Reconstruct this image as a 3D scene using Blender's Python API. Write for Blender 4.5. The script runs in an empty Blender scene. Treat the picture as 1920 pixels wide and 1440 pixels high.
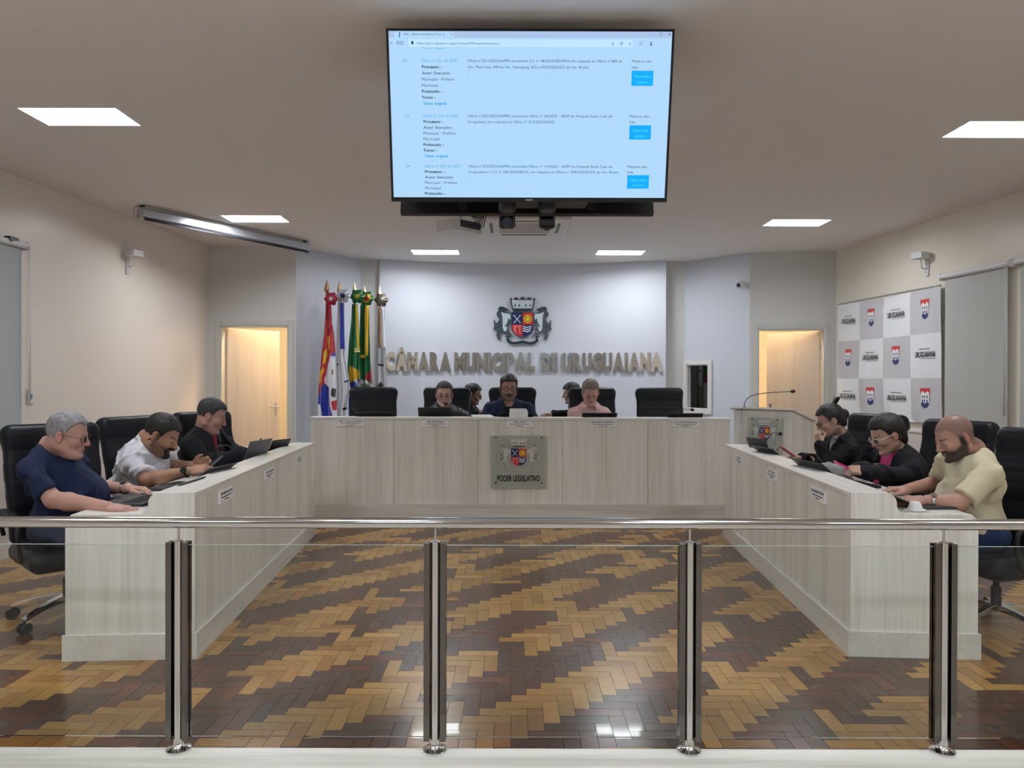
import bpy, math, random
import numpy as np
from mathutils import Matrix, Vector
from mathutils.geometry import tessellate_polygon
random.seed(7); rng = np.random.default_rng(7)
scn = bpy.context.scene
COL = scn.collection
PI = math.pi
# ---------------------------------------------------------------- camera
F_PX, CAM_H = 1400.0, 1.45
PITCH, ROLL = math.radians(0.30), math.radians(0.16)
cam_d = bpy.data.cameras.new('camera'); cam_d.sensor_width = 36; cam_d.lens = F_PX / 1920 * 36
cam_d.clip_start = 0.05; cam_d.clip_end = 100
cam = bpy.data.objects.new('camera', cam_d); COL.objects.link(cam)
CM = Matrix.Rotation(PI / 2 - PITCH, 3, 'X') @ Matrix.Rotation(ROLL, 3, 'Z')
cam.matrix_world = Matrix.Translation((0, 0, CAM_H)) @ CM.to_4x4()
scn.camera = cam
def P(px, py, Y):
    "world point at depth Y that the pixel (1920x1440 frame) looks at"
    d = CM @ Vector(((px - 960) / F_PX, -(py - 720) / F_PX, -1.0))
    return np.array([d.x * Y / d.y, Y, CAM_H + d.z * Y / d.y])
def PZ(px, py, Z):
    d = CM @ Vector(((px - 960) / F_PX, -(py - 720) / F_PX, -1.0))
    t = (Z - CAM_H) / d.z
    return np.array([d.x * t, d.y * t, Z])
# ---------------------------------------------------------------- world, exposure
w = bpy.data.worlds.new('world'); scn.world = w; w.use_nodes = True
w.node_tree.nodes['Background'].inputs[0].default_value = (0.5, 0.6, 0.8, 1)
w.node_tree.nodes['Background'].inputs[1].default_value = 0.02
vs = scn.view_settings
vs.view_transform = 'Standard'; vs.look = 'None'; vs.gamma = 1; vs.use_curve_mapping = False
vs.exposure = 1.22
scn.cycles.max_bounces = 10; scn.cycles.diffuse_bounces = 5; scn.cycles.glossy_bounces = 5
scn.cycles.transmission_bounces = 6; scn.cycles.transparent_max_bounces = 12
scn.cycles.sample_clamp_indirect = 4.0
scn.cycles.use_denoising = True
PANEL_E = 22.0       # emission of the ceiling panels
WARM_E = 70.0        # emission of the lamps in the rooms beyond the doors
# ---------------------------------------------------------------- materials
MATS = {}
def mat(name, col=(0.8, 0.8, 0.8), rough=0.5, metal=0.0, spec=0.5, emit=None, estr=0.0, alpha=None, trans=0.0, coat=0.0, ior=1.45,
        bump=None, attr=None, vary=None, sheen=0.0):
    """bump=(scale, strength, (sx,sy,sz)); vary=(scale, amount, (sx,sy,sz)); attr=name of a colour attribute"""
    if name in MATS: return MATS[name]
    m = bpy.data.materials.new(name); m.use_nodes = True; MATS[name] = m
    nt = m.node_tree; b = nt.nodes['Principled BSDF']; L = nt.links.new
    b.inputs['Base Color'].default_value = (*col, 1); b.inputs['Roughness'].default_value = rough
    b.inputs['Metallic'].default_value = metal; b.inputs['Specular IOR Level'].default_value = spec
    b.inputs['IOR'].default_value = ior
    b.inputs['Transmission Weight'].default_value = trans; b.inputs['Coat Weight'].default_value = coat
    b.inputs['Sheen Weight'].default_value = sheen
    if emit is not None:
        b.inputs['Emission Color'].default_value = (*emit, 1); b.inputs['Emission Strength'].default_value = estr
    if alpha is not None: b.inputs['Alpha'].default_value = alpha
    src = None
    if attr:
        a = nt.nodes.new('ShaderNodeAttribute'); a.attribute_name = attr; src = a.outputs['Color']
        L(src, b.inputs['Base Color'])
    def coords(sc):
        tc = nt.nodes.new('ShaderNodeTexCoord'); mp = nt.nodes.new('ShaderNodeMapping')
        mp.inputs['Scale'].default_value = sc; L(tc.outputs['Object'], mp.inputs['Vector']); return mp.outputs['Vector']
    if vary:
        n = nt.nodes.new('ShaderNodeTexNoise'); n.inputs['Scale'].default_value = vary[0]; n.inputs['Detail'].default_value = 4
        L(coords(vary[2]), n.inputs['Vector'])
        mr = nt.nodes.new('ShaderNodeMapRange'); mr.inputs['From Min'].default_value = 0.3; mr.inputs['From Max'].default_value = 0.7
        mr.inputs['To Min'].default_value = 1 - vary[1]; mr.inputs['To Max'].default_value = 1 + vary[1]
        L(n.outputs['Fac'], mr.inputs['Value'])
        mx = nt.nodes.new('ShaderNodeMix'); mx.data_type = 'RGBA'; mx.blend_type = 'MULTIPLY'; mx.inputs[0].default_value = 1
        if src is not None: L(src, mx.inputs[6])
        else: mx.inputs[6].default_value = (*col, 1)
        L(mr.outputs['Result'], mx.inputs[7]); L(mx.outputs[2], b.inputs['Base Color'])
    if bump:
        n = nt.nodes.new('ShaderNodeTexNoise'); n.inputs['Scale'].default_value = bump[0]; n.inputs['Detail'].default_value = 5
        L(coords(bump[2] if len(bump) > 2 else (1, 1, 1)), n.inputs['Vector'])
        bp = nt.nodes.new('ShaderNodeBump'); bp.inputs['Strength'].default_value = bump[1]; bp.inputs['Distance'].default_value = 0.01
        L(n.outputs['Fac'], bp.inputs['Height']); L(bp.outputs['Normal'], b.inputs['Normal'])
    return m
def wood(name, c1, c2, c3, axis='z', rough=0.45, fine=55):
    "pale laminate: long soft streaks along one axis"
    m = bpy.data.materials.new(name); m.use_nodes = True; nt = m.node_tree; b = nt.nodes['Principled BSDF']; L = nt.links.new
    tc = nt.nodes.new('ShaderNodeTexCoord')
    sc = {'z': (1, 1, 0.035), 'x': (0.035, 1, 1), 'y': (1, 0.035, 1)}[axis]
    cols = []
    for s, dt in ((7, 2), (fine, 5)):
        mp = nt.nodes.new('ShaderNodeMapping'); mp.inputs['Scale'].default_value = sc
        n = nt.nodes.new('ShaderNodeTexNoise'); n.inputs['Scale'].default_value = s; n.inputs['Detail'].default_value = dt
        L(tc.outputs['Object'], mp.inputs['Vector']); L(mp.outputs['Vector'], n.inputs['Vector']); cols.append(n.outputs['Fac'])
    ad = nt.nodes.new('ShaderNodeMath'); ad.operation = 'MULTIPLY_ADD'; ad.inputs[1].default_value = 0.45
    L(cols[1], ad.inputs[0])
    ml = nt.nodes.new('ShaderNodeMath'); ml.operation = 'MULTIPLY'; ml.inputs[1].default_value = 0.55; L(cols[0], ml.inputs[0])
    L(ml.outputs[0], ad.inputs[2])
    r = nt.nodes.new('ShaderNodeValToRGB'); e = r.color_ramp.elements
    e[0].position = 0.38; e[0].color = (*c1, 1); e[1].position = 0.62; e[1].color = (*c3, 1)
    x = e.new(0.5); x.color = (*c2, 1)
    L(ad.outputs[0], r.inputs['Fac']); L(r.outputs['Color'], b.inputs['Base Color'])
    b.inputs['Roughness'].default_value = rough; MATS[name] = m; return m
def glassmat(name, tint=(0.93, 0.97, 0.95), fres=1.45, base=0.02, rough=0.0):
    m = bpy.data.materials.new(name); m.use_nodes = True; nt = m.node_tree; L = nt.links.new
    for n in list(nt.nodes): nt.nodes.remove(n)
    o = nt.nodes.new('ShaderNodeOutputMaterial'); mx = nt.nodes.new('ShaderNodeMixShader')
    t = nt.nodes.new('ShaderNodeBsdfTransparent'); t.inputs[0].default_value = (*tint, 1)
    g = nt.nodes.new('ShaderNodeBsdfGlossy'); g.inputs['Roughness'].default_value = rough
    f = nt.nodes.new('ShaderNodeFresnel'); f.inputs['IOR'].default_value = fres
    a = nt.nodes.new('ShaderNodeMath'); a.operation = 'ADD'; a.inputs[1].default_value = base
    L(f.outputs[0], a.inputs[0]); L(a.outputs[0], mx.inputs[0]); L(t.outputs[0], mx.inputs[1]); L(g.outputs[0], mx.inputs[2])
    L(mx.outputs[0], o.inputs['Surface']); MATS[name] = m; return m
M_WALLW = mat('wall_paint_white', (0.62, 0.65, 0.72), 0.42, bump=(9, 0.05))
M_WALLG = mat('wall_paint_grey_white', (0.66, 0.655, 0.645), 0.45, bump=(9, 0.05))
M_WALLC = mat('wall_paint_cream', (0.82, 0.75, 0.68), 0.30, bump=(3.2, 0.16, (1, 1, 0.4)))
M_WALLCR = mat('wall_paint_cream_warm', (0.82, 0.76, 0.66), 0.32, bump=(3.2, 0.14, (1, 1, 0.4)))
M_DADO = mat('dado_paint', (0.64, 0.60, 0.57), 0.5)
M_TRIM = mat('trim_paint', (0.74, 0.72, 0.69), 0.4)
M_CEIL = mat('ceiling_paint', (0.77, 0.735, 0.71), 0.75, bump=(4, 0.04))
M_FRAME = mat('door_frame_paint', (0.60, 0.60, 0.57), 0.45)
M_DOOR = wood('door_veneer', (0.70, 0.60, 0.50), (0.76, 0.66, 0.56), (0.80, 0.70, 0.60), 'z', 0.5)
M_DESK = wood('pale_laminate_upright', (0.70, 0.68, 0.62), (0.81, 0.79, 0.735), (0.87, 0.86, 0.81), 'z')
M_DESKX = wood('pale_laminate_lengthwise', (0.64, 0.62, 0.57), (0.74, 0.73, 0.68), (0.80, 0.79, 0.75), 'x')
M_DESKY = wood('pale_laminate_depthwise', (0.70, 0.67, 0.62), (0.76, 0.74, 0.70), (0.82, 0.80, 0.76), 'y', 0.35)
M_DESKT = wood('pale_laminate_top', (0.70, 0.67, 0.62), (0.76, 0.74, 0.70), (0.82, 0.80, 0.76), 'x', 0.35)
M_CURB = wood('curb_laminate', (0.56, 0.55, 0.50), (0.74, 0.74, 0.68), (0.78, 0.78, 0.73), 'x', 0.4, 30)
M_STEEL = mat('polished_steel', (0.62, 0.60, 0.58), 0.12, 1.0)
M_STEELD = mat('dark_mirror_steel', (0.16, 0.145, 0.135), 0.08, 1.0)
M_CHROME = mat('chrome', (0.75, 0.75, 0.75), 0.08, 1.0)
M_SIGN = mat('mirror_steel_letter', (0.80, 0.78, 0.74), 0.14, 1.0, bump=(14, 0.25))
M_ALU = mat('aluminium', (0.62, 0.63, 0.64), 0.35, 1.0)
M_BLACK = mat('black_plastic', (0.012, 0.012, 0.014), 0.35)
M_BLACKM = mat('matt_black', (0.01, 0.01, 0.012), 0.7)
M_DKGREY = mat('dark_grey_plastic', (0.035, 0.035, 0.04), 0.45)
M_GREY = mat('grey_plastic', (0.25, 0.25, 0.26), 0.5)
M_LEATHER = mat('dark_leather', (0.005, 0.006, 0.010), 0.42, spec=0.30, bump=(160, 0.12))
M_WHITE = mat('white_plastic', (0.75, 0.76, 0.78), 0.4)
M_PAPER = mat('paper_white', (0.82, 0.82, 0.82), 0.7)
M_INK = mat('black_ink', (0.01, 0.01, 0.012), 0.6)
M_PANEL = mat('lit_panel', (1, 1, 1), 0.5, emit=(0.93, 0.96, 1.0), estr=PANEL_E)
M_WARM = mat('warm_lit_panel', (1, 1, 1), 0.5, emit=(1.0, 0.72, 0.42), estr=WARM_E)
M_GLASS = glassmat('clear_glass', (0.955, 0.975, 0.965), 1.3, 0.0); M_GEDGE = mat('glass_edge', (0.35, 0.42, 0.36), 0.2, spec=0.6)
M_LENS = glassmat('spectacle_lens', (0.9, 0.93, 0.95), 1.4, 0.03)
M_DARKGL = mat('dark_window_glass', (0.02, 0.02, 0.02), 0.1)
# ---------------------------------------------------------------- mesh helpers
def V(*a): return np.array(a, float)
def nrm(v): v = np.asarray(v, float); return v / (np.linalg.norm(v) + 1e-12)
def rotz(a): c, s = math.cos(a), math.sin(a); return np.array([[c, -s, 0], [s, c, 0], [0, 0, 1.0]])
def roty(a): c, s = math.cos(a), math.sin(a); return np.array([[c, 0, s], [0, 1, 0], [-s, 0, c]])
def rotx(a): c, s = math.cos(a), math.sin(a); return np.array([[1, 0, 0], [0, c, -s], [0, s, c]])
class MB:
    def __init__(s): s.v = []; s.f = []; s.c = []; s.m = []; s.mi = 0
    def add(s, vs, fs, R=None, T=None, col=None):
        vs = np.asarray(vs, float).reshape(-1, 3)
        if R is not None: vs = vs @ np.asarray(R).T
        if T is not None: vs = vs + np.asarray(T)
        o = sum(len(a) for a in s.v); s.v.append(vs); s.f += [tuple(i + o for i in f) for f in fs]
        s.m += [s.mi] * len(fs)
        if col is not None: s.c.append(np.tile(np.asarray(col, float), (len(vs), 1)) if np.ndim(col) == 1 else np.asarray(col))
        return s
    def box(s, lo, hi, R=None, T=None):
        x0, y0, z0 = lo; x1, y1, z1 = hi
        vs = [(x0,y0,z0),(x1,y0,z0),(x1,y1,z0),(x0,y1,z0),(x0,y0,z1),(x1,y0,z1),(x1,y1,z1),(x0,y1,z1)]
        return s.add(vs, [(0,3,2,1),(4,5,6,7),(0,1,5,4),(1,2,6,5),(2,3,7,6),(3,0,4,7)], R, T)
    def cbox(s, c, sz, R=None):
        h = np.array(sz) / 2.0; return s.box(-h, h, R, c)
    def cyl(s, a, b, r0, r1=None, n=20, caps=True):
        a, b = np.array(a, float), np.array(b, float); r1 = r0 if r1 is None else r1
        z = nrm(b - a); x = nrm(np.cross(z, (0, 0, 1) if abs(z[2]) < 0.9 else (1, 0, 0))); y = np.cross(z, x)
        vs = []
        for p, r in ((a, r0), (b, r1)):
            for i in range(n):
                t = 2 * PI * i / n; vs.append(p + r * (math.cos(t) * x + math.sin(t) * y))
        fs = [(i, (i + 1) % n, n + (i + 1) % n, n + i) for i in range(n)]
        if caps: fs += [tuple(range(n - 1, -1, -1)), tuple(range(n, 2 * n))]
        return s.add(vs, fs)
    def tube(s, pts, r, n=10, closed=False):
        pts = [np.array(p, float) for p in pts]; N = len(pts); rr = r if hasattr(r, '__len__') else [r] * N
        vs = []; up = None
        for i, p in enumerate(pts):
            t = nrm((pts[(i + 1) % N] - pts[i - 1]) if closed else (pts[min(i + 1, N - 1)] - pts[max(i - 1, 0)]))
            if up is None: up = nrm(np.cross(t, (0, 0, 1) if abs(t[2]) < 0.9 else (1, 0, 0)))
            up = nrm(up - t * np.dot(up, t)); y = np.cross(t, up)
            for k in range(n):
                a = 2 * PI * k / n; vs.append(p + rr[i] * (math.cos(a) * up + math.sin(a) * y))
        fs = []
        for i in range(N if closed else N - 1):
            j = (i + 1) % N
            for k in range(n): fs.append((i*n+k, i*n+(k+1)%n, j*n+(k+1)%n, j*n+k))
        if not closed: fs += [tuple(range(n - 1, -1, -1)), tuple(range((N-1)*n, N*n))]
        return s.add(vs, fs)
    def lathe(s, prof, c=(0, 0, 0), R=None, n=24):
        vs = []; m = len(prof)
        for i in range(n):
            a = 2 * PI * i / n
            for r, z in prof: vs.append((r * math.cos(a), r * math.sin(a), z))
        fs = []
        for i in range(n):
            j = (i + 1) % n
            for k in range(m - 1): fs.append((i*m+k, j*m+k, j*m+k+1, i*m+k+1))
        return s.add(vs, fs, R, c)
    def ball(s, c, r, R=None, nu=20, nv=12):
        r = np.array(r if hasattr(r, '__len__') else (r, r, r), float); vs = []
        for j in range(nv + 1):
            t = PI * j / nv
            for i in range(nu):
                a = 2 * PI * i / nu; vs.append(r * (math.sin(t) * math.cos(a), math.sin(t) * math.sin(a), math.cos(t)))
        fs = [(j*nu+i, (j+1)*nu+i, (j+1)*nu+(i+1)%nu, j*nu+(i+1)%nu) for j in range(nv) for i in range(nu)]
        return s.add(vs, fs, R, c)
    def prism(s, poly, th, R=None, T=None, z0=0.0):
        "2-D polygon in local xy, extruded along local z from z0 to z0+th"
        n = len(poly); vs = [(x, y, z0) for x, y in poly] + [(x, y, z0 + th) for x, y in poly]
        tris = tessellate_polygon([[Vector((x, y, 0)) for x, y in poly]])
        area = sum(poly[i][0] * poly[(i+1)%n][1] - poly[(i+1)%n][0] * poly[i][1] for i in range(n))
        fs = []
        for t in tris:
            a, b, c = t
            ar = (poly[b][0]-poly[a][0])*(poly[c][1]-poly[a][1]) - (poly[c][0]-poly[a][0])*(poly[b][1]-poly[a][1])
            if ar < 0: a, c = c, a
            fs.append((a + n, b + n, c + n)); fs.append((c, b, a))
        for i in range(n):
            j = (i + 1) % n; fs.append((i, j, n + j, n + i) if area > 0 else (j, i, n + i, n + j))
        return s.add(vs, fs, R, T)
    def sheet(s, lo, hi, nu, nv, fn):
        "grid surface fn(u,v) -> point (and optional colour)"
        vs = []; cs = []
        for j in range(nv + 1):
            for i in range(nu + 1):
                r = fn(i / nu, j / nv)
                if isinstance(r, tuple): vs.append(r[0]); cs.append(r[1])
                else: vs.append(r)
        k = nu + 1
        fs = [(j*k+i, j*k+i+1, (j+1)*k+i+1, (j+1)*k+i) for j in range(nv) for i in range(nu)]
        return s.add(vs, fs, col=np.array(cs) if cs else None)
    def build(s, name, m, parent=None, smooth=False, bevel=0, angle=None, solid=0, origin=None):
        me = bpy.data.meshes.new(name); vs = np.concatenate(s.v) if s.v else np.zeros((0, 3))
        if origin is not None: vs = vs - np.asarray(origin)
        me.from_pydata(vs.tolist(), [], s.f)
        ms = m if isinstance(m, (list, tuple)) else [m]
        for q in ms: me.materials.append(q)
        if len(ms) > 1: me.polygons.foreach_set('material_index', s.m)
        if s.c and sum(len(c) for c in s.c) == len(vs):
            a = me.color_attributes.new('Col', 'FLOAT_COLOR', 'POINT')
            c = np.concatenate(s.c); c = np.hstack([c[:, :3], np.ones((len(c), 1))]); a.data.foreach_set('color', c.astype(np.float32).ravel())
        if smooth: me.polygons.foreach_set('use_smooth', [True] * len(me.polygons))
        if angle: me.set_sharp_from_angle(angle=math.radians(angle)) if hasattr(me, 'set_sharp_from_angle') else None
        me.update()
        o = bpy.data.objects.new(name, me); COL.objects.link(o)
        if origin is not None: o.location = origin
        if parent is not None: o.parent = parent; o.matrix_parent_inverse = PINV.get(parent.name, Matrix())
        if bevel:
            b = o.modifiers.new('bevel', 'BEVEL'); b.width = bevel; b.segments = 2; b.limit_method = 'ANGLE'; b.angle_limit = math.radians(40)
        if solid:
            b = o.modifiers.new('solid', 'SOLIDIFY'); b.thickness = solid; b.offset = 0
        return o
PINV = {}
def tag(o, label=None, cat=None, group=None, kind=None):
    if label: o['label'] = label
    if cat: o['category'] = cat
    if group: o['group'] = group
    if kind: o['kind'] = kind
    return o
def thing(name, label, cat, loc=(0, 0, 0), rz=0.0, group=None, world=False):
    """an Empty at the thing's base; with world=True its parts are modelled in world coordinates"""
    e = bpy.data.objects.new(name, None); e.empty_display_size = 0.05; COL.objects.link(e)
    e.location = loc; e.rotation_euler = (0, 0, rz)
    if world: PINV[e.name] = (Matrix.Translation(loc) @ Matrix.Rotation(rz, 4, 'Z')).inverted()
    return tag(e, label, cat, group)
def struct(o): o['kind'] = 'structure'; return o
def dup(root, loc, rz, label, group=None):
    r = root.copy(); COL.objects.link(r); r.location = loc; r.rotation_euler = (0, 0, rz); r['label'] = label
    if group: r['group'] = group
    for ch in list(root.children):
        c = ch.copy(); COL.objects.link(c); c.parent = r; c.matrix_parent_inverse = ch.matrix_parent_inverse.copy()
        for g in list(ch.children):
            d = g.copy(); COL.objects.link(d); d.parent = c; d.matrix_parent_inverse = g.matrix_parent_inverse.copy()
    return r
_TC = {}
def text_geo(s, bold=0.0, ext=0.0):
    k = (s, bold, ext)
    if k in _TC: return _TC[k]
    cu = bpy.data.curves.new('t', 'FONT'); cu.body = s; cu.size = 1; cu.offset = bold; cu.extrude = ext; cu.resolution_u = 3
    o = bpy.data.objects.new('t', cu); COL.objects.link(o)
    dg = bpy.context.evaluated_depsgraph_get(); me = bpy.data.meshes.new_from_object(o.evaluated_get(dg))
    vs = np.array([v.co[:] for v in me.vertices]).reshape(-1, 3); fs = [tuple(p.vertices) for p in me.polygons]
    bpy.data.objects.remove(o); bpy.data.curves.remove(cu); bpy.data.meshes.remove(me)
    _TC[k] = (vs, fs); return vs, fs
def put_text(mb, s, w=None, h=0.1, R=np.eye(3), T=(0, 0, 0), bold=0.0, align='l', ext=0.0, depth=0.0):
    "text of cap height h; width w forces the horizontal size; local x right, y up, z out"
    vs, fs = text_geo(s, bold, 1.0 if ext else 0.0)
    if not len(vs): return
    vs = vs.copy(); x0, x1 = vs[:, 0].min(), vs[:, 0].max(); cap = 0.73
    sx = (w / (x1 - x0)) if w else h / cap
    vs[:, 0] = (vs[:, 0] - x0) * sx; vs[:, 1] *= h / cap; wd = (x1 - x0) * sx
    if ext: vs[:, 2] = vs[:, 2] * ext / 2 + ext / 2
    if align == 'c': vs[:, 0] -= wd / 2
    if align == 'r': vs[:, 0] -= wd
    vs[:, 2] += depth
    mb.add(vs, fs, R, T)
def grid_cloth(ptf, colf, nu, nv, name, m, parent):
    "shared-vertex cloth grid whose printed colours sit on the face corners"
    vs = [ptf(i / nu, j / nv) for j in range(nv + 1) for i in range(nu + 1)]; k = nu + 1
    fs = [(j*k+i, (j+1)*k+i, (j+1)*k+i+1, j*k+i+1) for j in range(nv) for i in range(nu)]
    o = MB().add(vs, fs).build(name, m, parent, smooth=True); a = o.data.color_attributes.new('Col', 'FLOAT_COLOR', 'CORNER')
    c = np.array([colf((i + .5) / nu, (j + .5) / nv) for j in range(nv) for i in range(nu)], float); c = np.hstack([c, np.ones((len(c), 1))])
    a.data.foreach_set('color', np.repeat(c, 4, axis=0).astype(np.float32).ravel()); return o
# ---------------------------------------------------------------- room shell
CEIL = 3.11
YL, YR = 9.30, 9.52
def wall_x(side, Y): return -3.80 - 0.085 * (9.30 - Y) if side < 0 else 4.13 + 0.101 * (9.52 - Y)
def wall_seg(name, p0, p1, m, holes=(), z0=-0.0, z1=CEIL, th=0.12, side=1):
    "wall from p0 to p1 (xy), solid thickness laid on the far side; holes=(s0,s1,z0,z1) along the wall in metres"
    p0, p1 = V(*p0, 0), V(*p1, 0); L = np.linalg.norm(p1 - p0); ux = (p1 - p0) / L; uy = V(-ux[1], ux[0], 0) * side
    R = np.column_stack([ux, uy, V(0, 0, 1)]); mb = MB()
    if np.linalg.det(R) < 0: flip = True
    else: flip = False
    xs = 0.0
    def bx(a, b, c, d):
        if b - a < 1e-4 or d - c < 1e-4: return
        n0 = len(mb.f); mb.box((a, 0, c), (b, th, d), R, p0)
        if flip: mb.f[n0:] = [f[::-1] for f in mb.f[n0:]]
    for (a, b, c, d) in sorted(holes):
        bx(xs, a, z0, z1); bx(a, b, z0, c); bx(a, b, d, z1); xs = b
    bx(xs, L, z0, z1)
    return struct(mb.build(name, m))
YB = -5.0
wall_seg('wall_left', (wall_x(-1, YB), YB), (wall_x(-1, YL), YL), M_WALLC)
wall_seg('wall_right', (wall_x(1, YR), YR), (wall_x(1, YB), YB), M_WALLCR)
wall_seg('wall_rear', (wall_x(1, YB), YB), (wall_x(-1, YB), YB), M_WALLG)
# far side: left door wall, angled wall, pier, curved wall, pier, angled wall, right door wall
pA, pB, pC, pD = (-3.80, 9.30), (-2.69, 9.30), (-2.10, 10.33), (-1.83, 10.36)
pE, pF, pG, pH = (2.12, 10.44), (2.41, 10.44), (3.077, 9.68), (4.13, 9.52)
DL0, DL1 = 0.165, 1.02        # left door hole along its wall
wall_seg('wall_far_left', pA, pB, M_WALLG, holes=[(DL0, DL1, 0.0, 2.12)])
wall_seg('wall_angled_left', pB, pC, M_WALLW)
wall_seg('wall_pier_left', pC, pD, M_WALLG)
uR = nrm(V(pH[0]-pG[0], pH[1]-pG[1])); LR = float(np.linalg.norm(V(pH[0]-pG[0], pH[1]-pG[1])))
DR0, DR1 = 0.10, 0.93
wall_seg('wall_far_right', pG, pH, M_WALLG, holes=[(DR0, DR1, 0.0, 2.12)])
uW = nrm(V(pG[0]-pF[0], pG[1]-pF[1], 0)); WN = V(-uW[1], uW[0], 0)
W0, W1, WZ0, WZ1 = 0.05, 0.40, 1.06, 1.67
wall_seg('wall_angled_right', pF, pG, M_WALLW, holes=[(W0, W1, WZ0, WZ1)])
wall_seg('wall_pier_right', pE, pF, M_WALLG)
# curved wall: arc through the two ends, deepest in the middle, standing 6 cm proud of the piers
CX0, CX1, CY0, CSAG = -1.83, 2.12, 10.30, 0.40
cxm = (CX0 + CX1) / 2; ch = (CX1 - CX0) / 2; CRAD = (ch * ch + CSAG * CSAG) / (2 * CSAG); CYC = CY0 + CSAG - CRAD
def curve_y(x): return CYC + math.sqrt(CRAD ** 2 - (x - cxm) ** 2)
mb = MB(); n = 48; vs = []
for i in range(n + 1):
    x = CX0 + (CX1 - CX0) * i / n; y = curve_y(x)
    for (dy, z) in ((0, 0), (0, CEIL), (0.25, CEIL), (0.25, 0)): vs.append((x, y + dy, z))
fs = []
for i in range(n):
    for k in range(4): fs.append((i*4+k, (i+1)*4+k, (i+1)*4+(k+1)%4, i*4+(k+1)%4)[::-1])
fs += [(0, 1, 2, 3)[::-1], tuple(n*4 + k for k in range(4))]
struct(mb.add(vs, fs).build('wall_curved', M_WALLW, smooth=True, angle=40))
# ceiling and floor
# dado and rail along the side walls, baseboards
def along_wall(name, side, y0, y1, z0, z1, th, m):
    a = V(wall_x(side, y0), y0, 0); b = V(wall_x(side, y1), y1, 0); u = nrm(b - a); nn = V(u[1], -u[0], 0) * (1 if side < 0 else -1)
    R = np.column_stack([u, nn, V(0, 0, 1)]); mb = MB(); mb.box((0, -0.002, z0), (np.linalg.norm(b - a), th, z1), R, a)
    if np.linalg.det(R) < 0: mb.f = [f[::-1] for f in mb.f]
    return struct(mb.build(name, m, bevel=0.003))
for sd, nm in ((-1, 'left'), (1, 'right')):
    ye = YL if sd < 0 else YR
    along_wall('trim_1_' + nm, sd, YB, ye, 0.12, 0.905, 0.006, M_DADO)
    along_wall('trim_2_' + nm, sd, YB, ye, 0.905, 0.935, 0.018, M_TRIM)
    along_wall('baseboard_' + nm, sd, YB, ye, 0.0, 0.12, 0.02, M_TRIM)
# parquet: herringbone of 21 x 7 cm blocks, light and dark bands, every block a quad with its own wood colour
BW = 0.070
mb = MB(); fv = []; ff = []; fc = []
lightc = np.array([0.42, 0.230, 0.068]); darkc = np.array([0.100, 0.050, 0.030])
x0g, x1g, y0g, y1g = int(-5.4 / BW), int(5.7 / BW), int(2.66 / BW), int(9.4 / BW)
seen = set()
def band_is_light(d, a):
    return ((d + (1 if math.sin(a * 0.11 + d * 1.7) > 0.97 else 0)) % 2 == 0)
for gy in range(y0g, y1g):
    for gx in range(x0g, x1g):
        m_ = (gx - gy) % 6
        if m_ < 3: key = (gx - m_, gy, 0); d = (gx - m_ - gy) // 6
        else: y0 = gy - (5 - m_); key = (gx, y0, 1); d = (gx - y0 - 5) // 6
        if key in seen: continue
        seen.add(key)
        lx, ly = (3, 1) if key[2] == 0 else (1, 3)
        xa, ya = key[0] * BW, key[1] * BW
        g = 0.0009; li = band_is_light(d, key[0] + key[1])
        q = rng.random()
        if q < 0.035: li = not li
        base = lightc if li else darkc
        c = base * (1 + rng.normal(0, 0.09)) * (1 + rng.normal(0, 0.02, 3))
        if not li and rng.random() < 0.3: c = c * np.array([1.35, 1.05, 0.95])
        if li and rng.random() < 0.25: c = c * np.array([0.82, 0.76, 0.7])
        c = np.clip(c, 0.01, 0.8); k = len(fv); tz = rng.normal(0, 0.00022, 2)
        for (dx, dy) in ((g, g), (lx * BW - g, g), (lx * BW - g, ly * BW - g), (g, ly * BW - g)):
            fv.append((xa + dx, ya + dy, 0.0 + (dx - lx * BW / 2) * tz[0] * 12 + (dy - ly * BW / 2) * tz[1] * 12)); fc.append(c)
        ff.append((k, k + 1, k + 2, k + 3))
mb.add(fv, ff, col=np.array(fc)); 
k0 = (np.array([(-6, YB - 0.2, -0.004), (6.2, YB - 0.2, -0.004), (6.2, 13.6, -0.004), (-6, 13.6, -0.004)]))
mb.add(k0, [(0, 1, 2, 3)], col=np.tile([0.05, 0.035, 0.025], (4, 1)))
M_FLOOR = mat('parquet_blocks', rough=0.22, attr='Col', vary=(30, 0.10, (1, 1, 1)), coat=0.12, spec=0.4)
struct(mb.build('floor', M_FLOOR))
mb = MB(); mb.box((-6, YB - 0.2, -0.003), (6.2, 2.52, 0.0)); struct(mb.build('floor_public_side', mat('pale_bounce_tile', (0.50, 0.46, 0.42), 0.5)))  # unseen floor, made pale to bounce light up to the ceiling
# curb under the railing (its top 2 cm above the parquet) and the public floor behind it
mb = MB(); mb.box((-5.2, 2.52, -0.003), (5.4, 2.895, 0.02)); mb.box((-5.2, 2.895, -0.003), (5.4, 2.905, 0.012))
struct(mb.build('trim_3', M_CURB, bevel=0.004))
# low platform under the head table
mb = MB(); poly = [(-2.03, 7.50), (2.20, 7.50), (2.20, 8.4), (2.42, 8.4), (2.42, 10.30), (2.36, 10.40), (-2.05, 10.32), (-2.62, 9.28), (-2.62, 8.4), (-2.03, 8.4)]
mb.prism(poly, 0.20); struct(mb.build('trim_4', M_DESKX))
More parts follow.
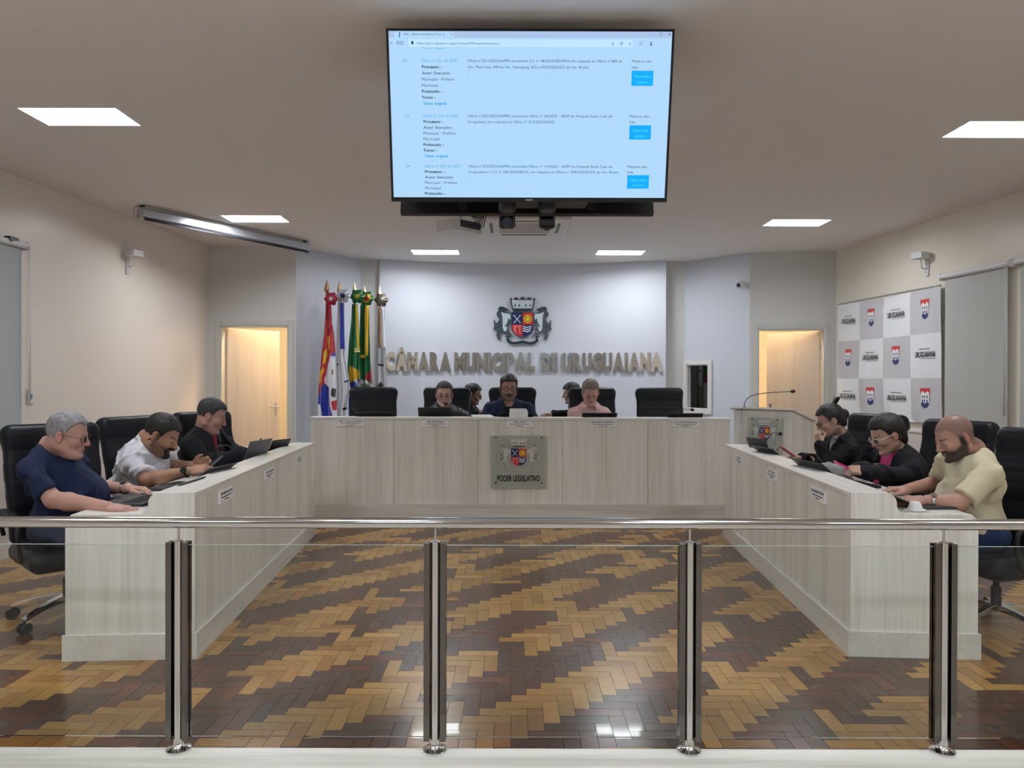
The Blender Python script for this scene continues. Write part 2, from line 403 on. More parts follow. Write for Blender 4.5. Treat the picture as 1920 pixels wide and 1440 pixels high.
# door frames, leaves and the rooms beyond
def door_set(n, p0, u, s0, s1, zt, hinge_left, ang, fr=0.06, label=None):
    p0 = V(p0[0], p0[1], 0); u = V(u[0], u[1], 0); nn = V(-u[1], u[0], 0)
    R = np.column_stack([u, nn, V(0, 0, 1)]); mb = MB()
    for a, b, c, d in ((s0 - fr, s0, 0, zt + fr), (s1, s1 + fr, 0, zt + fr), (s0, s1, zt, zt + fr)):
        mb.box((a, -0.018, c), (b, 0.0, d), R, p0)
    mb.box((s0 - 0.001, -0.01, 0), (s0 + 0.02, 0.13, zt), R, p0); mb.box((s1 - 0.02, -0.01, 0), (s1 + 0.001, 0.13, zt), R, p0)
    mb.box((s0, -0.01, zt - 0.02), (s1, 0.13, zt), R, p0)
    struct(mb.build('trim_%d' % (n + 4), M_FRAME, bevel=0.003))
    hs = s0 + 0.03 if hinge_left else s1 - 0.03
    hp = p0 + u * hs + nn * 0.13
    L = s1 - s0 - 0.06
    dv = rotz(ang) @ u if hinge_left else rotz(-ang) @ (-u)
    dn = V(-dv[1], dv[0], 0)
    R2 = np.column_stack([dv, dn, V(0, 0, 1)])
    e = thing('door_%d' % n, label, 'door', tuple(hp), world=True); e['kind'] = 'structure'
    mb = MB(); mb.box((0, -0.018, 0.01), (L, 0.018, zt - 0.025), R2, hp); mb.build('door_leaf', M_DOOR, e, bevel=0.002)
    for hz in (0.35, 1.05, 1.85):
        mb = MB(); mb.cyl(hp + V(0, 0, hz) - nn * 0.012, hp + V(0, 0, hz + 0.09) - nn * 0.012, 0.009, n=10); mb.build('hinge', M_ALU, e, smooth=True, angle=40)
    for sg in (-1, 1):
        b = hp + dv * (L - 0.06) + dn * sg * 0.018 + V(0, 0, 1.08)
        mb = MB(); mb.cbox(b + dn * sg * 0.003 + V(0, 0, -0.03), (0.035, 0.006, 0.17), R2)
        mb.cyl(b, b + dn * sg * 0.045, 0.008, n=10); mb.tube([b + dn * sg * 0.045, b + dn * sg * 0.05 - dv * 0.03, b + dn * sg * 0.045 - dv * 0.11], 0.008)
        mb.build('door_handle', M_ALU, e, smooth=True, angle=40)
    return hp
door_set(1, pA, (1, 0), DL0, DL1, 2.12, True, math.radians(55), label='pale wooden door standing open beside the flags at left')
door_set(2, pG, uR, DR0, DR1, 2.12, False, math.radians(44), label='pale wooden door standing open beside the printed banner at right')
M_BACKROOM = mat('back_room_paint', (0.84, 0.78, 0.66), 0.6)
mb = MB()    # room beyond the left door
mb.box((-5.3, 9.42, 0), (-5.2, 12.8, CEIL)); mb.box((-5.3, 12.7, 0), (-2.1, 12.8, CEIL)); mb.box((-2.2, 10.62, 0), (-2.1, 12.8, CEIL))
struct(mb.build('wall_back_room_left', M_BACKROOM))
mb = MB(); mb.box((-3.1, 11.2, 0.0), (-2.25, 11.26, 1.62)); struct(mb.build('wall_partition', mat('partition_cream', (0.82, 0.78, 0.68), 0.5)))
mb = MB(); mb.box((-3.12, 11.18, 1.62), (-2.23, 11.28, 1.68)); mb.box((-3.1, 11.19, 1.50), (-2.85, 11.198, 1.515)); struct(mb.build('trim_7', mat('partition_cap', (0.35, 0.25, 0.16), 0.5)))
mb = MB()
mb.box((2.0, 12.7, 0), (5.3, 12.8, CEIL)); mb.box((5.2, 9.5, 0), (5.3, 12.8, CEIL)); mb.box((2.55, 10.75, 0), (2.65, 12.8, CEIL)); 
struct(mb.build('wall_back_room_right', M_BACKROOM))
for nm, c, lab in (('left', (-2.98, 10.15), 'warm square lamp on the ceiling of the room behind the left door'), ('right', (3.62, 10.30), 'warm square lamp on the ceiling of the room behind the right door')):
    mb = MB(); mb.box((c[0] - .2, c[1] - .2, CEIL - 0.04), (c[0] + .2, c[1] + .2, CEIL - 0.001)); tag(mb.build('ceiling_lamp', M_WARM), lab, 'lamp')
# ceiling light panels (60 x 31 cm recessed lights)
PL = [(-2.735, 4.74, 'lit rectangular ceiling panel above the left wall, nearest at left'), (-2.655, 7.73, 'lit rectangular ceiling panel beside the rolled projection screen'),
      (-1.00, 9.72, 'lit rectangular ceiling panel over the flags side of the head table'), (1.40, 9.72, 'lit rectangular ceiling panel over the right half of the head table'),
      (2.98, 7.85, 'lit rectangular ceiling panel before the right door, midway along the ceiling'), (3.22, 4.93, 'lit rectangular ceiling panel cut by the right picture edge'),
      (-2.9, 1.6, 'unseen lit ceiling panel over the public side, left'), (3.4, 1.6, 'unseen lit ceiling panel over the public side, right'),  # from here on unseen panels, several added to brighten surfaces facing the camera
      (-1.0, 1.6, 'unseen lit ceiling panel over the public side, centre left'), (1.3, 1.6, 'unseen lit ceiling panel over the public side, centre right'),
      (-2.9, -1.0, 'unseen lit ceiling panel at the room rear, far left'), (3.4, -1.0, 'unseen lit ceiling panel at the room rear, far right'),
      (-1.1, -1.0, 'unseen lit ceiling panel at the room rear, left'), (1.4, -1.0, 'unseen lit ceiling panel at the room rear, right')]
RECESS = 0.055
hx = sorted({-6.0, 6.2, *[round(x + s * .30, 4) for x, y, l in PL for s in (-1, 1)]}); hy = sorted({YB - 0.3, 13.6, *[round(y + s * .155, 4) for x, y, l in PL for s in (-1, 1)]})
mb = MB()
for i in range(len(hx) - 1):
    for j in range(len(hy) - 1):
        cx, cy = (hx[i] + hx[i+1]) / 2, (hy[j] + hy[j+1]) / 2
        if not any(abs(cx - x) < .30 and abs(cy - y) < .155 for x, y, l in PL): mb.add([(hx[i], hy[j], CEIL), (hx[i+1], hy[j], CEIL), (hx[i+1], hy[j+1], CEIL), (hx[i], hy[j+1], CEIL)], [(3, 2, 1, 0)])
mb.box((-6, YB - .3, CEIL + .12), (6.2, 13.6, CEIL + .2))
struct(mb.build('ceiling', M_CEIL))
for (x, y, lab) in PL:
    e = thing('ceiling_light', lab, 'light', (x, y, CEIL), group='recessed ceiling panels')
    mb = MB(); mb.box((-.299, -.154, RECESS), (.299, .154, RECESS + .01)); mb.build('diffuser', M_PANEL, e)
    mb = MB()
    for lo, hi in (((-.310, -.165, -.002), (-.2995, .165, RECESS)), ((.2995, -.165, -.002), (.310, .165, RECESS)), ((-.2995, -.165, -.002), (.2995, -.1545, RECESS)), ((-.2995, .1545, -.002), (.2995, .165, RECESS))): mb.box(lo, hi)
    mb.build('frame', M_WHITE, e)
# ---------------------------------------------------------------- head table
HY, HX0, HX1, HZ, HP = 7.52, -2.03, 2.20, 1.072, 0.20
e = thing('head_table', 'long pale laminate head table facing the room, name plates along its top', 'table', (0.085, HY + 0.4, HP), world=True)
mb = MB()
xs = [HX0, -1.19, -0.17 - 0.17, 0.51, 1.37, HX1]
for a, b in zip(xs[:-1], xs[1:]): mb.box((a + 0.0015, HY, HP), (b - 0.0015, HY + 0.025, HZ - 0.028))
mb.build('front_panel', M_DESK, e, bevel=0.0015)
mb = MB(); mb.box((HX0 - 0.01, HY - 0.005, HZ - 0.026), (HX1 + 0.01, HY + 0.22, HZ)); mb.build('raised_top', M_DESKT, e, bevel=0.002)
mb = MB(); mb.box((HX0, HY + 0.19, HP + 0.55), (HX1, HY + 0.215, HZ - 0.027)); mb.build('back_panel', M_DESK, e)
mb = MB(); mb.box((HX0, HY + 0.216, HP + 0.722), (HX1, HY + 0.66, HP + 0.75)); mb.build('worktop', M_DESKT, e, bevel=0.002)
for x in (HX0, HX1 - 0.03):
    mb = MB(); mb.box((x, HY + 0.026, HP), (x + 0.03, HY + 0.64, HP + 0.72)); mb.build('side_panel', M_DESK, e)
# ---------------------------------------------------------------- side desks
def side_desk(sd, n0, n1, label):
    "n0,n1 = near and far lower front corners; local frame: x outward (away from the aisle), y to the far end"
    n0, n1 = V(*n0, 0), V(*n1, 0); uy = nrm(n1 - n0); L = float(np.linalg.norm(n1 - n0)); ux = V(uy[1], -uy[0], 0) * (1 if sd > 0 else -1)
    if np.dot(ux, V(sd, 0, 0)) < 0: ux = -ux
    R = np.column_stack([ux, uy, V(0, 0, 1)]); flip = np.linalg.det(R) < 0
    e = thing('council_desk', label, 'desk', tuple(n0), world=True)
    def fin(mb, nm, m, **k):
        if flip: mb.f = [f[::-1] for f in mb.f]
        return mb.build(nm, m, e, **k)
    H, Wt, D, r = 0.862, 0.748, 0.66, 0.212
    mb = MB(); k = 3
    for i in range(k): mb.box((0.012, 0.028 + (L - .056) * i / k + .001, 0.0), (0.034, 0.028 + (L - .056) * (i + 1) / k - .001, H - 0.026), R, n0)
    fin(mb, 'front_panel', M_DESK)
    mb = MB(); mb.box((0.008, 0.0285, H - 0.025), (r, L - .0285, H), R, n0); fin(mb, 'raised_top', M_DESKY, bevel=0.002)
    mb = MB(); mb.box((r - 0.025, 0.03, Wt), (r - 0.003, L - 0.03, H - 0.026), R, n0); fin(mb, 'back_panel', M_DESKY)
    mb = MB(); mb.box((r - 0.002, 0.03, Wt - 0.028), (D - 0.01, L - 0.03, Wt - 0.002), R, n0); fin(mb, 'worktop', M_DESKY, bevel=0.002)
    # end panels with the S-shaped step
    pr = [(0.012, 0.0), (0.012, H)]
    pr += [(r - 0.02, H)]
    for t in np.linspace(0, 1, 9): pr.append((r - 0.02 + 0.055 * math.sin(t * PI / 2), H - 0.055 * (1 - math.cos(t * PI / 2))))
    for t in np.linspace(0, 1, 9)[1:]: pr.append((r + 0.035 + 0.05 * (1 - math.cos(t * PI / 2)), H - 0.06 - 0.05 * math.sin(t * PI / 2)))
    zb = Wt + 0.004
    pr[-1] = (pr[-1][0], zb)
    for t in np.linspace(0, 1, 7): pr.append((D - 0.05 + 0.05 * math.sin(t * PI / 2), zb - 0.05 * (1 - math.cos(t * PI / 2))))
    pr += [(D, 0.0)]
    for y0 in (0.0, L - 0.027):
        mb = MB(); mb.prism([(x, z) for x, z in pr], 0.027, R @ np.array([[1, 0, 0], [0, 0, 1], [0, 1, 0.0]]).T, n0 + uy * y0)
        mb.f = [f[::-1] for f in mb.f]; fin(mb, 'end_panel', M_DESK)
    mb = MB(); h = 0.135
    mb.box((-0.003, -0.012, 0), (0.012, L + 0.012, h), R, n0); mb.box((0.012, -0.012, 0), (D + 0.012, 0.0, h), R, n0)
    mb.box((0.012, L, 0), (D + 0.012, L + 0.012, h), R, n0); fin(mb, 'skirting', M_DESKY, bevel=0.002)
    return R, n0, L
DLR, DLN, DLL = side_desk(-1, (-1.632, 3.87), (-1.835, 6.97), 'pale laminate council desk along the left side of the aisle')
DRR, DRN, DRL = side_desk(1, (1.775, 3.93), (1.965, 6.92), 'pale laminate council desk along the right side of the aisle')
def dsk(sd, x, y, z):
    "point in a side desk's frame: x outward from its front, y from its near end"
    R, o = (DLR, DLN) if sd < 0 else (DRR, DRN); return R @ V(x, y, z) + o
# ---------------------------------------------------------------- name plates
M_PLATE = mat('plate_white', (0.92, 0.93, 0.96), 0.35)
def plate(c, ux, nn, lines, label, w=0.27, h=0.062):
    ux = nrm(ux); nn = nrm(nn); R = np.column_stack([ux, V(0, 0, 1), nn])
    e = thing('name_plate', label, 'name plate', tuple(c), world=True, group='acrylic name plates on the desk fronts')
    mb = MB(); mb.box((-w/2, -h/2, 0.0), (w/2, h/2, 0.010), R, c); mb.build('plate', M_PLATE, e, bevel=0.0015)
    mb = MB(); put_text(mb, lines[0], w=min(w * 0.9, len(lines[0]) * 0.0135), h=0.0145, R=R, T=c, bold=0.02, align='c', depth=0.0112); 
    mb.v[-1] += V(0, 0, 0.012)
    for k, (frac, yy) in enumerate(((0.74, -0.004), (0.30, -0.020))):
        x = -w * frac / 2
        while x < w * frac / 2:
            l = 0.004 + 0.010 * rng.random(); mb.box((x, yy - 0.0028, 0.0105), (min(x + l, w * frac / 2), yy + 0.0028, 0.0113), R, c); x += l + 0.003
    mb.build('lettering', M_INK, e)
for px, t, lab in ((658, 'VERª. CILIA LUCIANO', 'name plate at the left end of the head table, below the mic by the flags'),
                   (816, 'VER. PADOVAN', 'name plate on the head table below the man in black leather jacket'),
                   (974, 'VER. JUCA', 'name plate on the head table straight above the glass crest panel'),
                   (1130, 'VERª. MARCIA FUMAGALLI', 'name plate on the head table below the woman in pink jacket'),
                   (1285, 'VER. ADENIR CARVALHO', 'name plate at the right end of the head table')):
    c = P(px, 795, HY); plate(V(c[0], HY - 0.0005, HZ - 0.062), V(1, 0, 0), V(0, -1, 0), [t], lab)
for sd, fr, t, lab in ((-1, 0.49, 'VER. MARCELO LEMOS', 'name plate on the left desk front, nearest the railing'),
                       (-1, 1.46, 'VER. LAURO LINS', 'name plate on the left desk front, middle of three'),
                       (-1, 2.44, 'VER. CELSO', 'name plate on the left desk front, farthest, by the head table'),
                       (1, 0.48, 'VER. LUIS FERNANDO BRAITE', 'name plate on the right desk front, nearest the railing'),
                       (1, 1.44, 'VER. ELIANE', 'name plate on the right desk front, middle of three'),
                       (1, 2.42, 'VER. MANO', 'name plate on the right desk front, farthest, by the head table')):
    R, o = (DLR, DLN) if sd < 0 else (DRR, DRN)
    plate(R @ V(0.0115, fr, 0.775) + o, R[:, 1] * (1 if sd < 0 else -1), -R[:, 0], [t], lab, w=0.24, h=0.072)
# ---------------------------------------------------------------- railing
RY = 2.87
e = thing('glass_railing', 'steel and glass railing running across the whole foreground', 'railing', (0.19, RY, 0.02), world=True)
PX = [-2.27, -1.281, -0.293, 0.686, 1.663, 2.65]
rz_ = 0.897
mb = MB(); mb.cyl((-4.9, RY, rz_ + 0.002), (5.1, RY, rz_ + 0.002), 0.0215, n=32); mb.build('handrail', M_STEEL, e, smooth=True, angle=40)
for x in PX:
    p = MB(); p.cyl((x, RY, 0.022), (x, RY, 0.828), 0.0185, n=28); po = p.build('post', M_STEEL, e, smooth=True, angle=40)
    pv = Matrix(PINV[e.name])
    def sub(mb, nm, m, **k):
        o = mb.build(nm, m, **k); o.parent = po; o.matrix_parent_inverse = (pv).inverted() @ pv if False else Matrix(); return o
    for s in (-1, 1):
        q = MB(); q.box((x + s * 0.020 if s > 0 else x - 0.0425, RY - 0.021, 0.065), (x + 0.0425 if s > 0 else x - 0.020, RY - 0.006, 0.826))
        q.box((x + s * 0.020 if s > 0 else x - 0.0425, RY + 0.006, 0.065), (x + 0.0425 if s > 0 else x - 0.020, RY + 0.021, 0.826))
        sub(q, 'glass_clamp', M_STEELD, bevel=0.0015)
    q = MB(); q.cyl((x, RY, 0.826), (x, RY, rz_ - 0.017), 0.0048, n=12); q.cyl((x, RY, 0.824), (x, RY, 0.832), 0.012, n=16); sub(q, 'support_pin', M_STEEL, smooth=True, angle=40)
    q = MB(); q.lathe([(0.0, 0.030), (0.0195, 0.030), (0.023, 0.020), (0.036, 0.015), (0.0465, 0.009), (0.0475, 0.0), (0, 0)][::-1], (x, RY, 0.0205), n=36); sub(q, 'base_flange', M_CHROME, smooth=True, angle=50)
for a, b in list(zip(PX[:-1], PX[1:])) + [(-4.7, PX[0]), (PX[-1], 4.9)]:
    mb = MB(); mb.box((a + 0.024, RY - 0.004, 0.075), (b - 0.024, RY + 0.004, 0.8135)); g = mb.build('glass_panel', M_GLASS, e)
    q = MB(); q.box((a + 0.024, RY - 0.0042, 0.8136), (b - 0.024, RY + 0.0042, 0.8150)); o = q.build('glass_edge', M_GEDGE); o.parent = g
# ---------------------------------------------------------------- televisions
def plane_frame(bl, br, tl):
    ux = nrm(br - bl); up = nrm(tl - bl); up = nrm(up - ux * np.dot(up, ux)); return np.column_stack([ux, up, np.cross(ux, up)])
YT, YBm = 3.40, 3.568
tl, tr = P(723, 54, YT), P(1265, 54, YT); bl, br = P(735, 378, YBm), P(1249, 379, YBm)
TW = 1.312; cT = (tl + tr) / 2; cB = (bl + br) / 2; TH = float(np.linalg.norm(cT - cB))
ux = V(1, 0.0, 0); RT = plane_frame(cB - ux * TW / 2, cB + ux * TW / 2, cT - ux * TW / 2)   # local x right, y up, z towards the camera
O = cB - RT[:, 0] * TW / 2
BZ, BB = 0.011, 0.020
sw, sh = TW - 2 * BZ, TH - BZ - BB
e = thing('television', 'large ceiling-hung television showing a bright web page of official letters', 'television', tuple(cB), world=True)
mb = MB()
for a, b, c, d in ((0, TW, 0, BB), (0, TW, TH - BZ, TH), (0, BZ, BB, TH - BZ), (TW - BZ, TW, BB, TH - BZ)): mb.box((a, c, -0.03), (b, d, 0.004), RT, O)
mb.box((BZ, BB, -0.03), (TW - BZ, TH - BZ, -0.004), RT, O); mb.box((0.25, 0.08, -0.07), (TW - 0.25, TH - 0.2, -0.03), RT, O)
mb.build('casing', M_BLACK, e)
# display contents laid out in screen fractions (u right, v down)
M_SCR = mat('screen_light', (0, 0, 0), 0.2, emit=(0.44, 0.70, 0.98), estr=0.425)
M_SCRB = mat('screen_bar', (0, 0, 0), 0.3, emit=(0.47, 0.62, 0.92), estr=0.38)
M_SCRT = mat('screen_text_dark', (0, 0, 0), 0.3, emit=(0.08, 0.16, 0.27), estr=0.18)
M_SCRL = mat('screen_text_link', (0, 0, 0), 0.3, emit=(0.04, 0.42, 0.80), estr=0.42)
M_SCRK = mat('screen_button', (0, 0, 0), 0.3, emit=(0.0, 0.36, 1.0), estr=0.5)
M_SCRW = mat('screen_light_pale', (0, 0, 0), 0.2, emit=(0.50, 0.76, 1.0), estr=0.45)
SO = O + RT @ V(BZ, BB, 0)
mb = MB(); mb.box((0, 0, -0.004), (sw, sh, 0.0), RT, SO); scr = mb.build('display', M_SCR, e)
def SP(px, py):
    v = (py - 57) / (371 - 57); v = v * (1 + 0.05 * (1 - v) * 0.95)
    xl = 727 + 10 * v; xr = 1262 - 14 * v; return (px - xl) / (xr - xl) * sw, (1 - v) * sh
def scr_part(mb, nm, m):
    o = mb.build(nm, m); o.parent = scr; return o
def srect(mb, x0, y0, x1, y1, z=0.0008):
    a = SP(x0, y1); b = SP(x1, y0); mb.box((a[0], a[1], z - 0.0004), (b[0], b[1], z), RT, SO)
mb = MB(); srect(mb, 850, 57.6, 1261.5, 68, 0.0008); srect(mb, 727.5, 57.6, 738, 68, 0.0008); scr_part(mb, 'tab_bar', M_SCRB)
mb = MB(); srect(mb, 765, 71, 1188, 84, 0.0008); scr_part(mb, 'address_bar', M_SCRW)
D_, L_, K_, B_ = MB(), MB(), MB(), MB()
def st(mb, s, x0, x1, y, h, bold=0.0, z=0.0016):
    a = SP(x0, y); b = SP(x1, y); put_text(mb, s, w=b[0] - a[0], h=h * sh / 314, R=RT, T=SO + RT @ V(a[0], a[1], z), bold=bold)
st(D_, 'SAPL - Sistema de Apoio ao Proc', 755, 826, 64, 4.2); st(D_, 'x', 829, 833, 64, 4); st(D_, '+', 844, 848, 64, 4)
st(D_, 'J', 746, 749, 65, 6.5, 0.05); st(D_, '←', 730, 736, 80, 5); 
for x in (743, 750): srect(D_, x, 74.5, x + 4.5, 75.2, .0016); srect(D_, x, 79.5, x + 4.5, 80.2, .0016); srect(D_, x, 74.5, x + .7, 80, .0016); srect(D_, x + 4, 74.5, x + 4.6, 80, .0016)
srect(D_, 770, 74.5, 774, 80, .0016)
st(D_, 'https://sapl.uruguaiana.rs.leg.br/sessao/679/expedientemateria', 781, 936, 80, 4.4)
for x, s in ((1150, 'Q'), (1166, '∂'), (1182, '☆'), (1203, '○'), (1222, '♟'), (1240, '…'), (1220, '–'), (1240, '□'), (1257, '×')):
    yy = 80 if x not in (1220,) and s not in '□×' else 64
    st(D_, s, x - 2.5, x + 2.5, yy, 5)
def lk(*a):
    m_ = MB(); st(m_, *a); scr_part(m_, 'link_text', M_SCRL)
lk('Texto original', 791, 835, 88, 3.2)
rows = [(111, '32', '251', ['Ofício nº251/2025/GAPRE encaminha C.I. nº 48/2025/SEINFRA em resposta ao Ofício nº460 do', 'Ver. Mano Gás, 449 do Ver. Kleinubing, 453 e 470/2025DLEG do Ver. Braite,'], (1168, 1105), 876, 789, 1186, 754),
        (212, '33', '252', ['Ofício nº252/2025/GAPRE encaminha Ofício nº 64/2025 - ADM do Hospital Santa Casa de', 'Uruguaiana, em resposta ao Ofício nº 312/2025/DLEG.'], (1149, 1041), 877, 792, 1182, 757),
        (310, '34', '253', ['Ofício nº253/2025/GAPRE encaminha Ofício nº 114/2025 - ADM do Hospital Santa Casa de', 'Uruguaiana e a C.I. nº 206/2025/SEFAZ, em resposta ao Ofício nº 309/2025/DLEG do Ver. Braite.'], (1149, 1162), 878, 795, 1178, 760)]
for (y, num, of, para, xe, xp, xa, xm, xn) in rows:
    lk(num, xn, xn + 8, y, 5.0); lk('Ofício nº %s de 2025' % of, xa, xa + 67, y, 5.4)
    left = [('Processo: -', 38, .03), ('Autor: Executivo', 53, .012), ('Municipal - Prefeito', 61, 0), ('Municipal', 30, 0), ('Protocolo: -', 39, .03), ('Turno: -', 26, .03)]
    for k, (s, wd, bo) in enumerate(left):
        yy = y + 11.1 * (k + 1)
        if yy < 371: st(D_, s, xa + 1, xa + 1 + wd, yy, 5.4, bo)
    if y < 300: lk('Texto original', xa + 3, xa + 47, y + 77.8, 5.4, 0.03)
    for k in range(2): st(D_, para[k], xp, xe[k], y + 11.1 * k, 5.2)
    st(D_, '-', xp + 1, xp + 3, y + 33, 5)
    st(D_, 'Matéria não', xm, xm + 37, y, 5.2); st(D_, 'lida', xm, xm + 11, y + 11, 5.2)
    K_ = MB(); srect(K_, xm - 1, y + 14.5, xm + 41, y + 42, 0.0012); scr_part(K_, 'button', M_SCRK); B_ = MB()
    st(B_, 'Abrir para', xm + 6, xm + 35, y + 27, 5.4, z=0.002); st(B_, 'Leitura', xm + 10, xm + 29, y + 37.5, 5.4, z=0.002); scr_part(B_, 'button_text', mat('screen_text_pale', (0, 0, 0), 0.3, emit=(0.05, 0.55, 1.0), estr=0.6))
scr_part(D_, 'page_text', M_SCRT); 
mb = MB(); put_text(mb, 'PHILIPS', w=0.032, h=0.006, R=RT, T=O + RT @ V(TW / 2 - 0.016, 0.006, 0.0045), bold=0.03); mb.build('lettering', M_WHITE, e)
# second television back to back, facing the head table
Yb2, Yt2 = 3.90, 4.07; b2 = P(988, 405, Yb2); W2 = 1.312
R2 = plane_frame(V(0, 0, 0) + V(W2, 0, 0), V(0, 0, 0), V(W2, (Yt2 - Yb2), TH * 0.975))   # faces away (+Y)
O2 = b2 + V(W2 / 2, 0, 0)
e2 = thing('television', 'second television hung behind the lit one, its black back towards the room', 'television', tuple(b2), world=True)
mb = MB()
for a, b, c, d in ((0, W2, 0, BB), (0, W2, TH - BZ, TH), (0, BZ, BB, TH - BZ), (W2 - BZ, W2, BB, TH - BZ)): mb.box((a, c, -0.03), (b, d, 0.004), R2, O2)
mb.box((BZ, BB, -0.03), (W2 - BZ, TH - BZ, -0.004), R2, O2); mb.build('casing', M_BLACK, e2)
mb = MB(); mb.box((BZ, BB, -0.004), (W2 - BZ, TH - BZ, 0.0), R2, O2); mb.build('display', mat('screen_off_side', (0, 0, 0), 0.2, emit=(0.41, 0.70, 1.0), estr=0.35), e2)
mb = MB(); mb.box((0.3, 0.02, -0.045), (0.34, TH - .05, -0.03), R2, O2); mb.box((W2 - .34, 0.02, -0.045), (W2 - .3, TH - .05, -0.03), R2, O2); mb.build('bracket_rail', M_DKGREY, e2)
ymid = (YBm + Yb2) / 2; xm = b2[0]
e3 = thing('television_mount', 'black ceiling bracket holding the two back to back televisions', 'bracket', (xm, ymid, CEIL), world=True)
mb = MB(); mb.cyl((xm, ymid + .02, 2.62), (xm, ymid + .02, CEIL - 0.002), 0.03); mb.build('pole', M_BLACK, e3, smooth=True, angle=40)
mb = MB(); mb.box((xm - .12, ymid - .1, CEIL - 0.012), (xm + .12, ymid + .14, CEIL - 0.001)); mb.build('ceiling_plate', M_BLACK, e3)
mb = MB(); mb.box((xm - .3, ymid - .085, 2.60), (xm + .3, ymid + .125, 2.64)); mb.build('cross_arm', M_BLACK, e3)
zt = P(988, 388, 3.72)[2]
mb = MB(); mb.box((xm - 0.13, 3.635, zt + 0.02), (xm + 0.30, 3.84, zt + 0.028)); mb.box((xm + .02, 3.72, zt + 0.02), (xm + .06, 3.735, 2.60)); mb.build('camera_tray', M_DKGREY, e3)
def ptz(px, py, ang, lab):
    c = P(px, py, 3.72); z1 = zt + 0.0195
    e = thing('ceiling_camera', lab, 'camera', (c[0], 3.72, z1), world=True)
    mb = MB(); mb.lathe([(0, 0.0), (0.043, 0.0), (0.045, -0.008), (0.043, -0.035), (0.040, -0.042), (0, -0.042)], (c[0], 3.72, z1), n=32); mb.build('base', M_DKGREY, e, smooth=True, angle=40)
    R = rotz(ang); o = V(c[0], 3.72, z1 - 0.042)
    for s in (-1, 1):
        mb = MB(); mb.prism([(-.022, 0), (.022, 0), (.024, -.06), (.012, -.078), (-.012, -.078), (-.024, -.06)], 0.008, R @ np.array([[0, 0, 1], [1, 0, 0], [0, 1, 0.0]]), o + R @ V(s * 0.036 - 0.004, 0, 0)); mb.build('fork_arm', M_DKGREY, e, bevel=0.002)
    hc = o + R @ V(0, 0, -0.055)
    mb = MB(); mb.cyl(hc + R @ V(-0.031, 0, 0), hc + R @ V(0.031, 0, 0), 0.031, n=28); mb.cyl(hc, hc + R @ V(0, -0.048, -0.008), 0.028, 0.025, n=28); h = mb.build('camera_head', M_BLACK, e, smooth=True, angle=40)
    q = MB(); a = hc + R @ V(0, -0.048, -0.008); q.cyl(a, a + R @ V(0, -0.003, -0.0005), 0.017, n=24); o2 = q.build('lens', mat('lens_glass', (0.02, 0.02, 0.05), 0.05, spec=1.0), e, smooth=True, angle=40)
ptz(951, 412, 0.0, 'black pan-tilt camera under the televisions with its lens facing us')
ptz(1026, 412, PI * 0.98, 'black pan-tilt camera under the televisions, right one, turned away')
# ---------------------------------------------------------------- projector, air conditioner, screen case
c = P(862, 428, 7.45)
e = thing('projector', 'white projector hanging from the ceiling below the televisions', 'projector', tuple(c), math.radians(48))
pl = MB(); pl.prism([(-.20, -.11), (-.10, -.145), (.17, -.145), (.20, -.11), (.20, .13), (.17, .145), (-.17, .145), (-.20, .12)], 0.115, T=(0, 0, -0.055)); pl.build('case', mat('projector_white', (0.62, 0.62, 0.60), 0.4), e, bevel=0.008)
mb = MB(); mb.box((-0.13, -0.152, -0.02), (0.14, -0.145, 0.045)); mb.build('port_panel', M_DKGREY, e)
mb = MB(); mb.cyl((-0.05, .145, 0.0), (-0.05, .165, 0.0), 0.035, n=24); mb.build('lens', M_BLACK, e, smooth=True, angle=40)
mb = MB()
for k in range(5): x = -0.02 + k * 0.035; mb.tube([(x, -.152, 0.01), (x + .01, -.20, 0.0), (x + .04, -.21, 0.05 + .02 * k), (x + .02, -.16, .10), (0.02, -0.05, .14)], 0.005, n=6)
mb.build('cable', M_BLACK, e, smooth=True)
top = CEIL - c[2]
mb = MB(); mb.cyl((0, 0, 0.06), (0, 0, top - 0.001), 0.02, n=16); mb.box((-.07, -.07, top - .012), (.07, .07, top - .001)); mb.box((-.09, -.05, .06), (.09, .05, .07)); mb.build('mount', M_CHROME, e, smooth=True, angle=40)
c0 = PZ(908, 400, CEIL); 
e = thing('air_conditioner', 'white ceiling air conditioner cassette behind the hanging cameras', 'air conditioner', (0.13, 8.02, CEIL))
mb = MB(); mb.prism([(-.475, -.43), (.475, -.43), (.475, .43), (-.475, .43)], 0.03, T=(0, 0, -0.031)); mb.build('panel', mat('cassette_white', (0.70, 0.68, 0.64), 0.45), e, bevel=0.01)
mb = MB(); mb.box((-.27, -.25, -.036), (.27, .25, -.0312)); mb.build('grille', mat('grille_beige', (0.45, 0.40, 0.36), 0.6), e, bevel=0.003)
for lo, hi in (((-.37, -.25, -.035), (-.34, .25, -.0312)), ((.34, -.25, -.035), (.37, .25, -.0312)), ((-.25, -.37, -.035), (.25, -.34, -.0312)), ((-.25, .34, -.035), (.25, .37, -.0312))):
    mb = MB(); mb.box(lo, hi); mb.build('louvre', M_DKGREY, e)
a = P(262, 399, 7.12); b = P(576, 461, 8.98); a[2] = b[2] = CEIL - 0.075; u = nrm(b - a); L = float(np.linalg.norm(b - a))
e = thing('projection_screen_case', 'rolled-up projection screen in a long metal case under the ceiling', 'projection screen', tuple(a), world=True)
nn = V(u[1], -u[0], 0); R = np.column_stack([u, nn, V(0, 0, 1)])
mb = MB(); pr = [(-.05, -.05), (.03, -.055), (.052, -.035), (.055, .03), (.04, .05), (-.045, .05), (-.055, .0)]
mb.prism([(y, z) for y, z in pr], L, np.column_stack([nn, V(0, 0, 1), u]), a)
